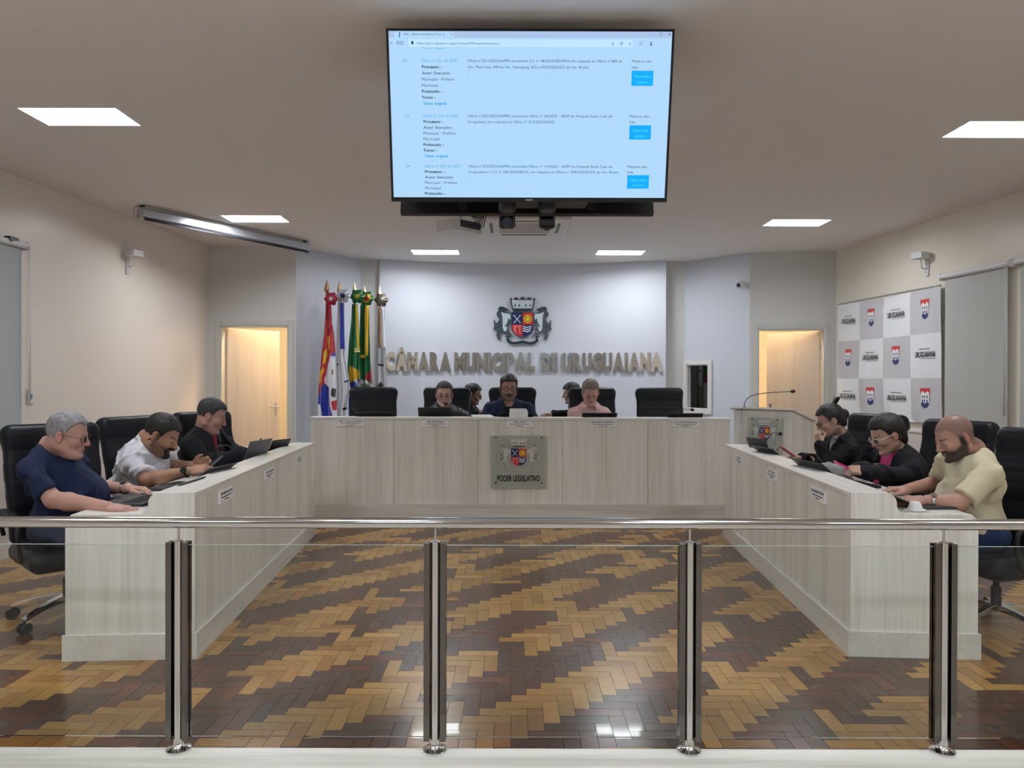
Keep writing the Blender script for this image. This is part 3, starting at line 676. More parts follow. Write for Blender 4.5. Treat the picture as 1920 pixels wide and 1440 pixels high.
if np.linalg.det(np.column_stack([nn, V(0, 0, 1), u])) < 0: mb.f = [f[::-1] for f in mb.f]
mb.build('case', mat('case_metal', (0.55, 0.57, 0.62), 0.3, 0.7), e, bevel=0.004)
mb = MB(); mb.box((0.02, 0.03, -.072), (L - .02, 0.052, -.056), R, a); mb.build('bottom_bar', M_BLACK, e)
for s in (0.01, L - 0.05):
    mb = MB(); mb.box((s, -.02, 0.05), (s + .03, 0.02, 0.0745), R, a); mb.build('hanger', M_DKGREY, e)
mb = MB(); mb.tube([a + V(-.01, 0, .07), a + V(-.05, -.02, .03), a + V(-.04, -.02, -.04), a + V(0, 0, -.03)], 0.004, n=6); mb.build('cable', M_GREY, e, smooth=True)
# ---------------------------------------------------------------- blinds, banner, wall devices
M_BLIND = mat('blind_cloth', (0.52, 0.52, 0.50), 0.85, bump=(60, 0.35, (1, 1, 4)), vary=(40, 0.06, (1, 1, 6)))
M_BLINDL = mat('blind_cloth_grey', (0.45, 0.48, 0.50), 0.85, bump=(60, 0.35, (1, 1, 4)), vary=(40, 0.06, (1, 1, 6)))
def blind(sd, y0, y1, z0, z1, m, label):
    def q(y, off, z): x = wall_x(sd, y); return V(x - sd * off, y, z)
    e = thing('roller_blind', label, 'blind', tuple(q((y0 + y1) / 2, 0.06, z0)), world=True)
    mb = MB(); mb.cyl(q(y0, .06, z1), q(y1, .06, z1), 0.027, n=20); mb.build('roller_tube', M_WHITE, e, smooth=True, angle=40)
    mb = MB(); mb.sheet(0, 1, 40, 4, lambda s, t: q(y0 + .04 + (y1 - y0 - .08) * s, 0.045 + 0.002 * math.sin(s * 23), z1 - (z1 - z0) * t)); mb.build('cloth', m, e, smooth=True)
    mb = MB(); mb.cyl(q(y0 + .04, .045, z0), q(y1 - .04, .045, z0), 0.012, n=12); mb.build('bottom_rail', M_WHITE, e, smooth=True, angle=40)
    yc = y0 + 0.015 if sd > 0 else y1 - 0.015
    mb = MB(); mb.tube([q(yc, .085, z1), q(yc - .01, .085, (z1 + z0) / 2), q(yc, .085, z0 + .25), q(yc + .015, .085, z0 + .25), q(yc + .012, .085, z1)], 0.003, n=6); mb.build('pull_chain', M_WHITE, e, smooth=True)
    for y in (y0 - .005, y1 + .005):
        mb = MB(); mb.cbox(q(y, .035, z1), (0.07, 0.006, 0.07)); mb.build('bracket', M_WHITE, e)
blind(-1, 4.2, 6.17, 1.0, 2.545, M_BLINDL, 'grey roller blind on the left wall, cut by the picture edge')
blind(1, 6.56, 7.46, 0.90, 2.49, M_BLIND, 'pale beige roller blind on the right wall beside the banner')
blind(1, 4.6, 6.50, 0.90, 2.49, M_BLIND, 'roller blind at the right picture edge, only a strip of it seen')
# banner: 4 x 3 chequer of white and grey squares with crests and the town name, sagging cloth
BY0, BY1, BZ0, BZ1 = 9.38, 7.475, 1.02, 2.405
ba = V(wall_x(1, BY0) - .04, BY0, 0); bb = V(wall_x(1, BY1) - .04, BY1, 0); bu = nrm(bb - ba); BL = float(np.linalg.norm(bb - ba)); bn = V(-abs(bu[1]), -bu[0] * np.sign(-bu[1]) * -1, 0)
bn = nrm(V(-1, -(-0.101), 0)); bn = nrm(bn - bu * np.dot(bn, bu))
e = thing('banner', 'white and grey chequered cloth banner with crests and town name on the right wall', 'banner', tuple((ba + bb) / 2 + V(0, 0, BZ0)), world=True)
def bpt(s, t, off=0.0):
    "s along 0..1 from the far end, t down 0..1"
    sag = 0.018 * math.sin(PI * s) * (1 - t) ** 2
    fold = 0.016 * math.sin(s * 25 + 5 * t + 3 * math.sin(3 * t)) * t ** 1.5 + 0.016 * math.sin((s - .5) * 9 + 8 * t * (1 - s)) * t + 0.008 * math.sin(PI * s) * math.cos(26 * (t - 0.14 * math.sin(PI * s)) ) * math.exp(-((t - .08) / .09) ** 2)
    return ba + bu * BL * s + V(0, 0, BZ1 - (BZ1 - BZ0) * t - sag) + bn * (0.012 + fold + off)
def bfn(s, t):
    i = min(int(s * 4), 3); j = min(int(t * 3), 2); g = (i + j) % 2 == 1
    return bpt(s, t), ([0.60, 0.60, 0.63] if g else [0.84, 0.86, 0.90])
grid_cloth(bpt, lambda s, t: bfn(s, t)[1], 160, 120, 'cloth', mat('banner_cloth', rough=0.30, attr='Col', spec=0.7), e)
def b_wrap(mb, off):
    "bend flat print (x along banner metres, y down metres) on to the cloth"
    for a in mb.v:
        for r in a: r[:] = bpt(min(max(r[0] / BL, 0), 1), min(max(r[1] / (BZ1 - BZ0), 0), 1), off + r[2])
M_PRK = mat('print_black', (0.03, 0.03, 0.035), 0.5); M_PRR = mat('print_red', (0.62, 0.06, 0.06), 0.45); M_PRB = mat('print_navy', (0.04, 0.05, 0.18), 0.45); M_PRW = mat('print_white', (0.88, 0.9, 0.93), 0.45)
k_, r_, n_, w_ = MB(), MB(), MB(), MB(); BH = BZ1 - BZ0; cw, chh = BL / 4, BH / 3
M_PR = {'r': M_PRR, 'n': M_PRB, 'w': M_PRW, 'k': M_PRK}
def grid_poly(mb, fn, nx, ny, z):
    vs = [fn(i / nx, j / ny) for j in range(ny + 1) for i in range(nx + 1)]; k = nx + 1
    mb.add([(x, y, z) for x, y in vs], [(j*k+i, (j+1)*k+i, (j+1)*k+i+1, j*k+i+1) for j in range(ny) for i in range(nx)])
def half(t): return 1.0 if t < 0.55 else math.sqrt(max(0, 1 - ((t - .55) / .45) ** 2))
for j in range(3):
    for i in range(4):
        cx, cy = (i + .5) * cw, (j + .45) * chh
        r_, n_, w_, k_ = MB(), MB(), MB(), MB()
        if (i + j) % 2 == 1:
            hw, hh = 0.062, 0.21
            fy = lambda t: cy - hh / 2 + hh * t
            grid_poly(r_, lambda s, t: (cx + (2 * s - 1) * hw * 1.12 * (1 - .08 * t), fy(t * 0.36)), 4, 3, 0.002)
            grid_poly(n_, lambda s, t: (cx + (2 * s - 1) * hw * half(.36 + t * .64), fy(0.36 + t * 0.64)), 6, 8, 0.002)
            grid_poly(w_, lambda s, t: (cx + (2 * s - 1) * hw * .92 * half(.2 + t * .5), fy(0.2 + .05 * math.cos(s * 12) + t * 0.52)), 8, 6, 0.0035)
            for q in (-.5, 0, .5):
                grid_poly(k_, lambda s, t: (cx + (q + (2 * s - 1) * .1) * hw, fy(0.36 + t * 0.13)), 1, 2, 0.005)
                grid_poly(n_, lambda s, t: (cx + (q + (2 * s - 1) * .12) * hw, fy(0.56 + t * 0.14)), 1, 2, 0.005)
        else:
            m2 = MB(); Rm = np.array([[1, 0, 0], [0, -1, 0], [0, 0, 1.0]])
            put_text(m2, 'URUGUAIANA', w=0.31, h=0.060, R=Rm, T=(cx - .155, cy + .035, 0.003), bold=0.028)
            put_text(m2, 'CÂMARA MUNICIPAL', w=0.17, h=0.013, R=Rm, T=(cx - .09, cy - .045, 0.003), bold=0.02)
            m2.f = [f[::-1] for f in m2.f]
            grid_poly(m2, lambda s, t: (cx - .08 + .235 * s, cy + .047 + .004 * t), 6, 1, 0.003)
            o = sum(len(a) for a in k_.v); k_.v += m2.v; k_.f += [tuple(q + o for q in f) for f in m2.f]
        for mb_, nm, mm in ((r_, 'crest_red', M_PRR), (n_, 'crest_navy', M_PRB), (w_, 'crest_white', M_PRW), (k_, 'crest_black' if (i + j) % 2 else 'lettering', M_PRK)):
            if mb_.f: b_wrap(mb_, 0.0); mb_.m = [0] * len(mb_.f); mb_.build(nm, mm, e)
mb = MB(); mb.cyl(bpt(0, 0) - bu * .02 + V(0, 0, .005), bpt(1, 0) + V(0, 0, .005), 0.009, n=12); mb.build('top_rod', M_ALU, e, smooth=True, angle=40)
mb = MB(); mb.cyl(bpt(0, 1), bpt(1, 1), 0.012, n=12); mb.build('bottom_rod', M_WHITE, e, smooth=True, angle=40)
def wall_device(sd, px, py, Y, label):
    x = wall_x(sd, Y); c = P(px, py, Y); c = V(x, Y, c[2]); i = -sd
    e = thing('motion_sensor', label, 'sensor', tuple(c), world=True)
    mb = MB(); mb.cbox(c + V(i * .09, -.02, .06), (0.11, 0.14, 0.065), rotz(0.3 * sd)); mb.build('sensor_box', M_WHITE, e, bevel=0.008)
    mb = MB(); mb.cbox(c + V(i * .008, 0, -.075), (0.014, 0.06, 0.15)); mb.build('wall_bracket', M_WHITE, e, bevel=0.006)
    mb = MB(); mb.tube([c + V(i * .014, 0, -.07), c + V(i * .07, -.01, -.065), c + V(i * .075, -.01, .0), c + V(i * .08, -.02, .03)], 0.007, n=8); mb.tube([c + V(i * .014, 0, -.12), c + V(i * .05, .02, -.04), c + V(i * .09, -.01, .03)], 0.003, n=6); mb.build('arm', M_WHITE, e, smooth=True)
wall_device(-1, 238, 487, 7.64, 'small white motion sensor on a bracket high on the left wall')
wall_device(1, 1747, 491, 7.75, 'small white motion sensor on a bracket high on the right wall')
c = P(4, 450, 6.0); c[0] = wall_x(-1, 6.0) + .04
e = thing('wall_camera', 'black small camera at the left picture edge above the blind', 'camera', tuple(c), world=True)
mb = MB(); mb.cbox(c + V(0.02, 0, 0), (0.05, 0.12, 0.05)); mb.build('camera_body', M_BLACK, e, bevel=0.008)
mb = MB(); mb.cyl(c + V(-0.038, 0, 0), c + V(0.0, 0, 0), 0.012, n=10); mb.build('wall_mount', M_BLACK, e)
# dome camera on the angled wall
cp = P(1394, 534, 9.74)
s_ = float(np.dot(V(cp[0] - pF[0], cp[1] - pF[1], 0), uW)); s_ = min(s_, 0.96); cp = V(pF[0], pF[1], 0) + uW * s_ + V(0, 0, cp[2]) 
e = thing('security_camera', 'white dome security camera on the wall left of the right door', 'camera', tuple(cp), world=True)
mb = MB(); mb.cyl(cp - WN * 0.001, cp - WN * .03, 0.05, 0.047, n=24); mb.build('base', M_WHITE, e, smooth=True, angle=40)
hd = cp - WN * .055 + V(-.012, 0, -.005); mb = MB(); mb.ball(hd, 0.05); mb.build('camera_ball', M_WHITE, e, smooth=True)
mb = MB(); d = nrm(V(-.75, -.6, -.15)); mb.cyl(hd + d * .035, hd + d * .052, 0.028, n=20); mb.build('lens', M_BLACK, e, smooth=True, angle=40)
# switch plates
for c, lab in ((V(wall_x(-1, 6.28) + .008, 6.28, 1.30), 'white wall switch beside the left blind'),):
    e = thing('wall_switch', lab, 'switch', tuple(c), world=True); mb = MB(); mb.cbox(c, (0.012, 0.075, 0.12)); mb.build('plate', M_WHITE, e, bevel=0.003)
    mb = MB(); mb.cbox(c + V(.008, 0, 0), (0.006, 0.02, 0.04)); mb.build('rocker', M_GREY, e)
# control booth window in the angled wall
o = V(pF[0], pF[1], 0); R = np.column_stack([uW, WN, V(0, 0, 1)])
e = thing('window_1', 'dark interior window in a pale frame behind the right end of the head table', 'window', tuple(o + uW * .22 + V(0, 0, WZ0)), world=True); e['kind'] = 'structure'
mb = MB(); f = 0.055
for a, b, c_, d in ((W0 - f, W0, WZ0 - f - .01, WZ1 + f), (W1, W1 + f, WZ0 - f - .01, WZ1 + f), (W0, W1, WZ1, WZ1 + f), (W0, W1, WZ0 - f - .01, WZ0)): mb.box((a, -.03, c_), (b, 0, d), R, o)
for a, b, c_, d in ((W0 - .001, W0 + .012, WZ0, WZ1), (W1 - .012, W1 + .001, WZ0, WZ1), (W0, W1, WZ1 - .012, WZ1), (W0, W1, WZ0, WZ0 + .012)): mb.box((a, -.02, c_), (b, 0.13, d), R, o)
mb.build('window_frame', M_TRIM, e, bevel=0.002)
mb = MB(); mb.box((W0, .06, WZ0), (W1, .066, WZ1), R, o); mb.build('pane', glassmat('booth_glass', (0.55, 0.57, 0.58), 1.45, 0.03), e)
mb = MB(); 
for lo, hi in (((-.12, .13, .6), (-.11, .8, 2.2)), ((.62, .13, .6), (.63, .8, 2.2)), ((-.12, .79, .6), (.63, .8, 2.2)), ((-.12, .13, 2.19), (.63, .8, 2.2)), ((-.12, .13, .6), (.63, .8, .61))): mb.box(lo, hi, R, o)
mb.box((-.12, .121, .6), (W0, .13, 2.2), R, o); mb.box((W1, .121, .6), (.63, .13, 2.2), R, o)
struct(mb.build('wall_booth', mat('booth_dark', (0.05, 0.05, 0.05), 0.8)))
e = thing('equipment_cabinet', 'grey cabinet with black gear on top inside the dark window', 'cabinet', tuple(o + uW * .3 + WN * .6 + V(0, 0, .62)), world=True)
mb = MB(); mb.box((0.04, .42, .62), (.58, .74, 1.42), R, o); mb.build('cabinet_body', mat('cabinet_grey', (0.30, 0.29, 0.27), 0.6), e)
for a, b, h in ((.02, .16, .07), (.2, .34, .09)):
    mb = MB(); mb.box((a + .05, .5, 1.421), (b + .05, .7, 1.42 + h), R, o); mb.build('audio_unit', M_BLACKM, e)
# ---------------------------------------------------------------- implicit surfaces for bodies and clothes
def smin(a, b, k):
    if k <= 0: return np.minimum(a, b)
    h = np.clip(0.5 + 0.5 * (b - a) / k, 0, 1); return b + (a - b) * h - k * h * (1 - h)
def smax(a, b, k): return -smin(-a, -b, k)
class Field:
    def __init__(s, lo, hi, h):
        s.h = h; s.lo = np.array(lo, float); s.n = np.maximum(np.ceil((np.array(hi) - s.lo) / h).astype(int) + 1, 4)
        s.d = np.full(tuple(s.n), 0.2, np.float32)
    def sub(s, lo, hi):
        a = np.clip(np.floor((lo - s.lo) / s.h).astype(int), 0, s.n - 1); b = np.clip(np.ceil((hi - s.lo) / s.h).astype(int) + 1, 1, s.n)
        if (b <= a).any(): return None, None
        ax = [s.lo[i] + s.h * np.arange(a[i], b[i]) for i in range(3)]
        g = np.stack(np.meshgrid(*ax, indexing='ij'), -1)
        return tuple(slice(a[i], b[i]) for i in range(3)), g
    def put(s, lo, hi, fn, k=0.0, op='add', pad=None):
        m = (3 * s.h + k) if pad is None else pad
        sl, g = s.sub(np.asarray(lo) - m, np.asarray(hi) + m)
        if sl is None: return s
        e = fn(g).astype(np.float32)
        s.d[sl] = smin(s.d[sl], e, k) if op == 'add' else smax(s.d[sl], -e, k) if op == 'cut' else smax(s.d[sl], e, k)
        return s
    def cap(s, a, b, ra, rb, k=0.0, op='add'):
        a, b = np.asarray(a, float), np.asarray(b, float); R = max(ra, rb)
        def fn(g):
            ba = b - a; L = np.dot(ba, ba) + 1e-12; t = np.clip(((g - a) @ ba) / L, 0, 1)
            return np.linalg.norm(g - a - t[..., None] * ba, axis=-1) - (ra + (rb - ra) * t)
        return s.put(np.minimum(a, b) - R, np.maximum(a, b) + R, fn, k, op)
    def ell(s, c, r, M=None, k=0.0, op='add'):
        c, r = np.asarray(c, float), np.asarray(r, float); R = max(r)
        def fn(g):
            p = g - c
            if M is not None: p = p @ M
            k0 = np.linalg.norm(p / r, axis=-1) + 1e-9; k1 = np.linalg.norm(p / (r * r), axis=-1) + 1e-9
            return k0 * (k0 - 1) / k1
        return s.put(c - R, c + R, fn, k, op)
    def rbox(s, c, hs, rad, M=None, k=0.0, op='add'):
        c, hs = np.asarray(c, float), np.asarray(hs, float); R = np.linalg.norm(hs)
        def fn(g):
            p = g - c
            if M is not None: p = p @ M
            q = np.abs(p) - (hs - rad); return np.linalg.norm(np.maximum(q, 0), axis=-1) + np.minimum(q.max(-1), 0) - rad
        return s.put(c - R, c + R, fn, k, op)
    def mesh(s):
        d = s.d.copy(); d[0] = d[-1] = 0.1; d[:, 0] = d[:, -1] = 0.1; d[:, :, 0] = d[:, :, -1] = 0.1
        sg = d < 0; c = [(i, j, k) for i in (0, 1) for j in (0, 1) for k in (0, 1)]
        nx, ny, nz = np.array(d.shape) - 1
        cnt = sum(sg[i:i+nx, j:j+ny, k:k+nz].astype(np.int8) for i, j, k in c)
        act = np.argwhere((cnt > 0) & (cnt < 8)); 
        if not len(act): return np.zeros((0, 3)), []
        idx = np.full((nx, ny, nz), -1, np.int64); idx[tuple(act.T)] = np.arange(len(act))
        val = {q: d[act[:, 0] + q[0], act[:, 1] + q[1], act[:, 2] + q[2]] for q in c}
        acc = np.zeros((len(act), 3)); num = np.zeros(len(act))
        for a in c:
            for ax in range(3):
                if a[ax]: continue
                b = tuple(a[i] + (i == ax) for i in range(3)); va, vb = val[a], val[b]; m = (va < 0) != (vb < 0)
                t = np.where(m, va / np.where(m, va - vb, 1), 0); p = np.tile(np.array(a, float), (len(act), 1)); p[:, ax] += t
                acc += p * m[:, None]; num += m
        vs = s.lo + s.h * (act + acc / num[:, None]); fs = []
        for ax in range(3):
            o = [1, 1, 1]; o[ax] = 0
            A = sg[tuple(slice(1, -1) if o[i] else slice(0, -1) for i in range(3))]
            B = sg[tuple(slice(1, -1) if o[i] else slice(1, None) for i in range(3))]
            e = np.argwhere(A != B)
            if not len(e): continue
            fl = A[tuple(e.T)]; e = e + np.array(o); u, v = [i for i in range(3) if i != ax]
            def q(du, dv):
                t = e.copy(); t[:, u] -= du; t[:, v] -= dv; return idx[tuple(t.T)]
            Q = np.stack([q(1, 1), q(0, 1), q(0, 0), q(1, 0)], 1)
            if ax == 1: fl = ~fl
            Q[~fl] = Q[~fl][:, ::-1]; Q = Q[(Q >= 0).all(1)]; fs.append(Q)
        return vs, np.concatenate(fs).tolist()
# ---------------------------------------------------------------- head
HL = ([-.13, -.085, -.05, -.02, -.004, .012, .035, .055, .085, .12], [-.088, -.080, -.062, -.030, -.018, -.015, .030, .052, .072, .078])
def skull(F, k=1.0, jaw=1.0, fat=0.0):
    F.ell((-.012, 0, .030), (.099, .077, .090), k=.0)
    F.ell((.020, 0, -.030), (.072, .060 + fat, .086), k=.02)
    for s in (-1, 1):
        F.cap((-.01, s * (.050 + fat), -.060), (.055, s * .022 * jaw, -.098), .024 + fat * .6, .020, k=.02)
def head_mesh(o):
    """head in its own frame: x forward, y left, z up; origin in the middle of the head; crown at z=.12, chin at -.12"""
    fat, jaw, h = o.get('fat', 0), o.get('jaw', 1.0), 0.0030
    nb = o['neck_local']; nr = o.get('neck_r', .056)
    lo = np.minimum(V(-.135, -.105, -.135), nb - .03); hi = V(.135, .105, .13)
    F = Field(lo, hi, h); skull(F, 1, jaw, fat)
    F.ell((.078, 0, -.102), (.022, .022, .018), k=.015)
    if fat > .004: F.ell((.03, 0, -.105), (.05, .045, .028), k=.03)
    F.cap((.079, -.032, .016), (.079, .032, .016), .0105, .0105, k=.012)
    F.cap((.088, 0, .014), (.109, 0, -.028), .0075, .0115, k=.010)
    F.ell((.110, 0, -.032), (.0125, .0120, .0105), k=.006)
    for s in (-1, 1):
        F.ell((.100, s * .0125, -.034), (.011, .0075, .0075), k=.006)
        F.ell((.062, s * .043, -.026), (.026, .021, .022), k=.02)
        F.ell((.094, s * .031, .000), (.016, .017, .0125), k=.012, op='cut')
        F.ell((.0755, s * .031, -.001), (.0150, .0155, .0135), k=.004)         # closed lids / eyeball bulge
        F.cap((.088, s * .020, -.045), (.079, s * .036, -.066), .001, .001, k=.010, op='cut')
    F.cap((.0895, -.018, -.0605), (.0895, .018, -.0605), .0055, .0055, k=.010)
    F.cap((.0870, -.015, -.0725), (.0870, .015, -.0725), .0062, .0062, k=.010)
    F.cap((.0965, -.024, -.0662), (.0965, .024, -.0662), .0018, .0018, k=.005, op='cut')
    F.cap((.098, -.010, -.085), (.098, .010, -.085), .004, .004, k=.012, op='cut')
    for s in (-1, 1):
        E = np.column_stack([nrm(V(.93, s * .30, 0)), nrm(V(-.30, s * .93, 0)) * 1.0, V(0, 0, 1)]) if False else None
        F.ell((-.012, s * (.079 + fat), -.008), (.0185, .0085, .031), k=.006)
        F.ell((-.006, s * (.086 + fat), -.004), (.0090, .0050, .019), k=.003, op='cut')
        F.ell((-.004, s * (.080 + fat), -.034), (.010, .006, .010), k=.004)
    F.cap((-.028, 0, -.05), nb, nr * .97, nr * 1.04, k=.03)
    if o.get('bald_top'): pass
    return F.mesh()
def mixc(c, d, m): m = np.clip(m, 0, 1)[:, None]; return c * (1 - m) + np.array(d) * m
def sstep(a, b, x): t = np.clip((x - a) / (b - a), 0, 1); return t * t * (3 - 2 * t)
def head_colors(v, o):
    sk = np.array(o['skin']); c = np.tile(sk, (len(v), 1)); x, y, z = v.T; ay = np.abs(y)
    red = sk * np.array([1.06, .78, .74])
    c = mixc(c, red, .7 * np.exp(-((x - .11) / .02) ** 2 - (y / .018) ** 2 - ((z + .03) / .018) ** 2))
    c = mixc(c, red, .5 * np.exp(-((x - .07) / .03) ** 2 - ((ay - .045) / .02) ** 2 - ((z + .03) / .022) ** 2))
    c = mixc(c, red, .6 * sstep(.074, .082, ay) * (x < .02) * (x > -.04) * (z > -.05) * (z < .03))
    lip = o.get('lip', sk * np.array([.80, .48, .45]))
    c = mixc(c, lip, sstep(.020, .016, ay * 1.0 + np.abs(z + .0665) * .5) * sstep(.0115, .008, np.abs(z + .0665)) * (x > .078))
    dark = np.array(o.get('hair', (.02, .015, .012)))
    st = o.get('stubble', 0)
    if st:
        zz = z + .22 * (.06 - np.clip(x, -.02, .09)) - .0; m = sstep(-.036, -.060, z - .42 * np.clip(.06 - x, 0, .06)) * sstep(-.024, .006, x) * sstep(-.128, -.112, z)
        mo = sstep(-.040, -.046, z) * (x > .07) * (ay < .032)
        m = np.maximum(m, mo) * (1 - .95 * ((np.abs(z + .0665) < .009) & (ay < .017)))
        side = sstep(.030, .012, np.abs(x - .006) * 1.6) * sstep(.05, .062, ay) * sstep(.035, .0, z) * sstep(-.07, -.05, z)
        c = mixc(c, dark * 1.0 + .01, np.maximum(m, side) * st)
    bz = .0215 + (ay - .015) * .10; eb = sstep(.0045, .0025, np.abs(z - bz)) * (ay > .012) * (ay < .048) * (x > .055)
    c = mixc(c, np.array(o.get('brow', dark)), eb * o.get('browk', .85))
    ey = sstep(.0024, .0014, np.abs(z + .0065 + 6 * (ay - .031) ** 2 * -1)) * (ay > .018) * (ay < .045) * (x > .06)
    c = mixc(c, (.015, .01, .01), ey * .9)
    c = mixc(c, sk * .72, .5 * np.exp(-((ay - .031) / .016) ** 2 - ((z - .002) / .010) ** 2) * (x > .06))
    if o.get('scalp'):
        hl = np.interp(x, *HL); m = sstep(-.012, .016, z - hl - .016 * sstep(.02, .05, ay) * sstep(.02, .05, x)) * (1 - ((ay > .076) & (x > -.035) & (x < .012) & (z < .024)))
        thin = 1 - .65 * np.exp(-((x - .02) / .05) ** 2 - (y / .045) ** 2) * (z > .08)
        c = mixc(c, dark + .02, m * o['scalp'] * thin)
    return c
def hair_mesh(o):
    t_top, t_side, h = o.get('ht', .012), o.get('hs_', .007), .0034
    F = Field((-.20, -.13, -.15), (.14, .13, .17), h); skull(F, 1, 1, o.get('fat', 0))
    sl, g = F.sub(F.lo, F.lo + F.h * F.n); x, y, z = g[..., 0], g[..., 1], g[..., 2]
    th = t_side + (t_top - t_side) * sstep(.02, .09, z)
    hx, hz = list(HL[0]), list(HL[1])
    rec = o.get('recede', 0)
    hl = np.interp(x - 0 + rec, hx, hz) + o.get('line', 0) + .25 * rec
    hl = hl + (.016 * sstep(.02, .05, np.abs(y)) * sstep(.02, .05, x) - .010 * sstep(.055, .068, np.abs(y)) * (1 - sstep(.01, .03, x)) + .003 * np.sin(140 * y)) * o.get('peak', 1)
    strand = .0012 * np.sin(170 * y + 40 * z + 3 * np.sin(30 * x)) + .0010 * np.sin(230 * y - 90 * x)
    d = smax(F.d - th - strand, (hl - z) * .7, .004)
    ear = np.linalg.norm((g - np.array([-.008, 0, -.006])) * np.array([1, 0, 1]), axis=-1) - .026 + (np.abs(y) < .06) * 1.0
    if not o.get('cover_ears'): d = smax(d, -ear, .003)
    F.d = d.astype(np.float32)
    for p in o.get('hair_prims', []):
        if p[0] == 'e': F.ell(p[1], p[2], k=p[3])
        else: F.cap(p[1], p[2], p[3], p[4], k=p[5])
    for p in o.get('hair_cuts', []): F.ell(p[0], p[1], k=.008, op='cut')
    return F.mesh()
# ---------------------------------------------------------------- hand (local: x to the fingers, y to the thumb side, z out of the back of the hand)
def hand_mesh(pose='rest', thumb=1, sc=1.0):
    F = Field((-.03, -.085, -.115), (.21, .105, .06), .0030)
    F.rbox((.046, 0, 0), (.044, .039, .0135), .013, k=0); F.ell((.03, .022, -.007), (.032, .020, .016), k=.012); F.ell((.03, -.022, -.005), (.034, .016, .014), k=.012)
    F.cap((-.03, 0, 0), (.012, 0, 0), .0255, .022, k=.012)
    cur = {'rest': (18, 28, 18), 'type': (12, 38, 25), 'hold': (45, 55, 30), 'fist': (75, 85, 55), 'flat': (4, 8, 5), 'point': (20, 35, 20)}[pose]
    tips = []
    for i, (y, L, r) in enumerate(((.0285, (.040, .024, .020), .0088), (.0095, (.044, .028, .022), .0090), (-.0095, (.041, .026, .021), .0086), (-.0275, (.032, .020, .019), .0077))):
        c = [a * (1 + .12 * (i - 1)) for a in cur]
        if pose == 'point' and i == 0: c = (6, 12, 8)
        p = V(.086 - .004 * abs(i - 1), y, .001); a = 0; sp = (1.5 - i) * .055
        for j in range(3):
            a += math.radians(c[j]); q = p + L[j] * V(math.cos(a) * math.cos(sp), math.cos(a) * math.sin(sp), -math.sin(a))
            F.cap(p, q, r * (1 - .07 * j), r * (1 - .07 * (j + 1)), k=.004 if j else .010); F.ell(p, (r * 1.05,) * 3, k=.003); p = q
    # thumb leaves the side of the palm near its base
    tp = {'rest': (.62, -.20), 'type': (.5, -.35), 'hold': (.35, -.95), 'fist': (.15, -1.0), 'flat': (.75, -.1), 'point': (.3, -.8)}[pose]
    p = V(.016, .026, -.006); d = nrm(V(.75, tp[0], tp[1] * .5)); q = p + d * .040; F.cap(p, q, .0155, .0120, k=.012)
    d2 = nrm(V(.95, tp[0] * .45, tp[1] * .8)); r_ = q + d2 * .030; F.cap(q, r_, .0115, .0100, k=.004)
    d3 = nrm(V(1, tp[0] * .1, tp[1] * .9)); F.cap(r_, r_ + d3 * .024, .0100, .0082, k=.003)
    v, f = F.mesh(); v = v * sc
    if thumb < 0: v = v * V(1, -1, 1); f = [q[::-1] for q in f]
    return v, f
_HC = {}
def hand_at(mb, wrist, xdir, back, pose, thumb, skin, sc=1.0):
    "thumb=+1 right hand seen with x forward, back up has the thumb on +y"
    key = (pose, thumb)
    if key not in _HC: _HC[key] = hand_mesh(pose, thumb)
    v, f = _HC[key]; x = nrm(xdir); z = nrm(np.asarray(back) - x * np.dot(back, x)); R = np.column_stack([x, np.cross(z, x), z])
    sk = np.array(skin); c = np.tile(sk, (len(v), 1)); c = mixc(c, sk * V(1.05, .80, .76), .5 * sstep(.10, .16, v[:, 0]))
    mb.add(v * sc, f, R, wrist, col=c)
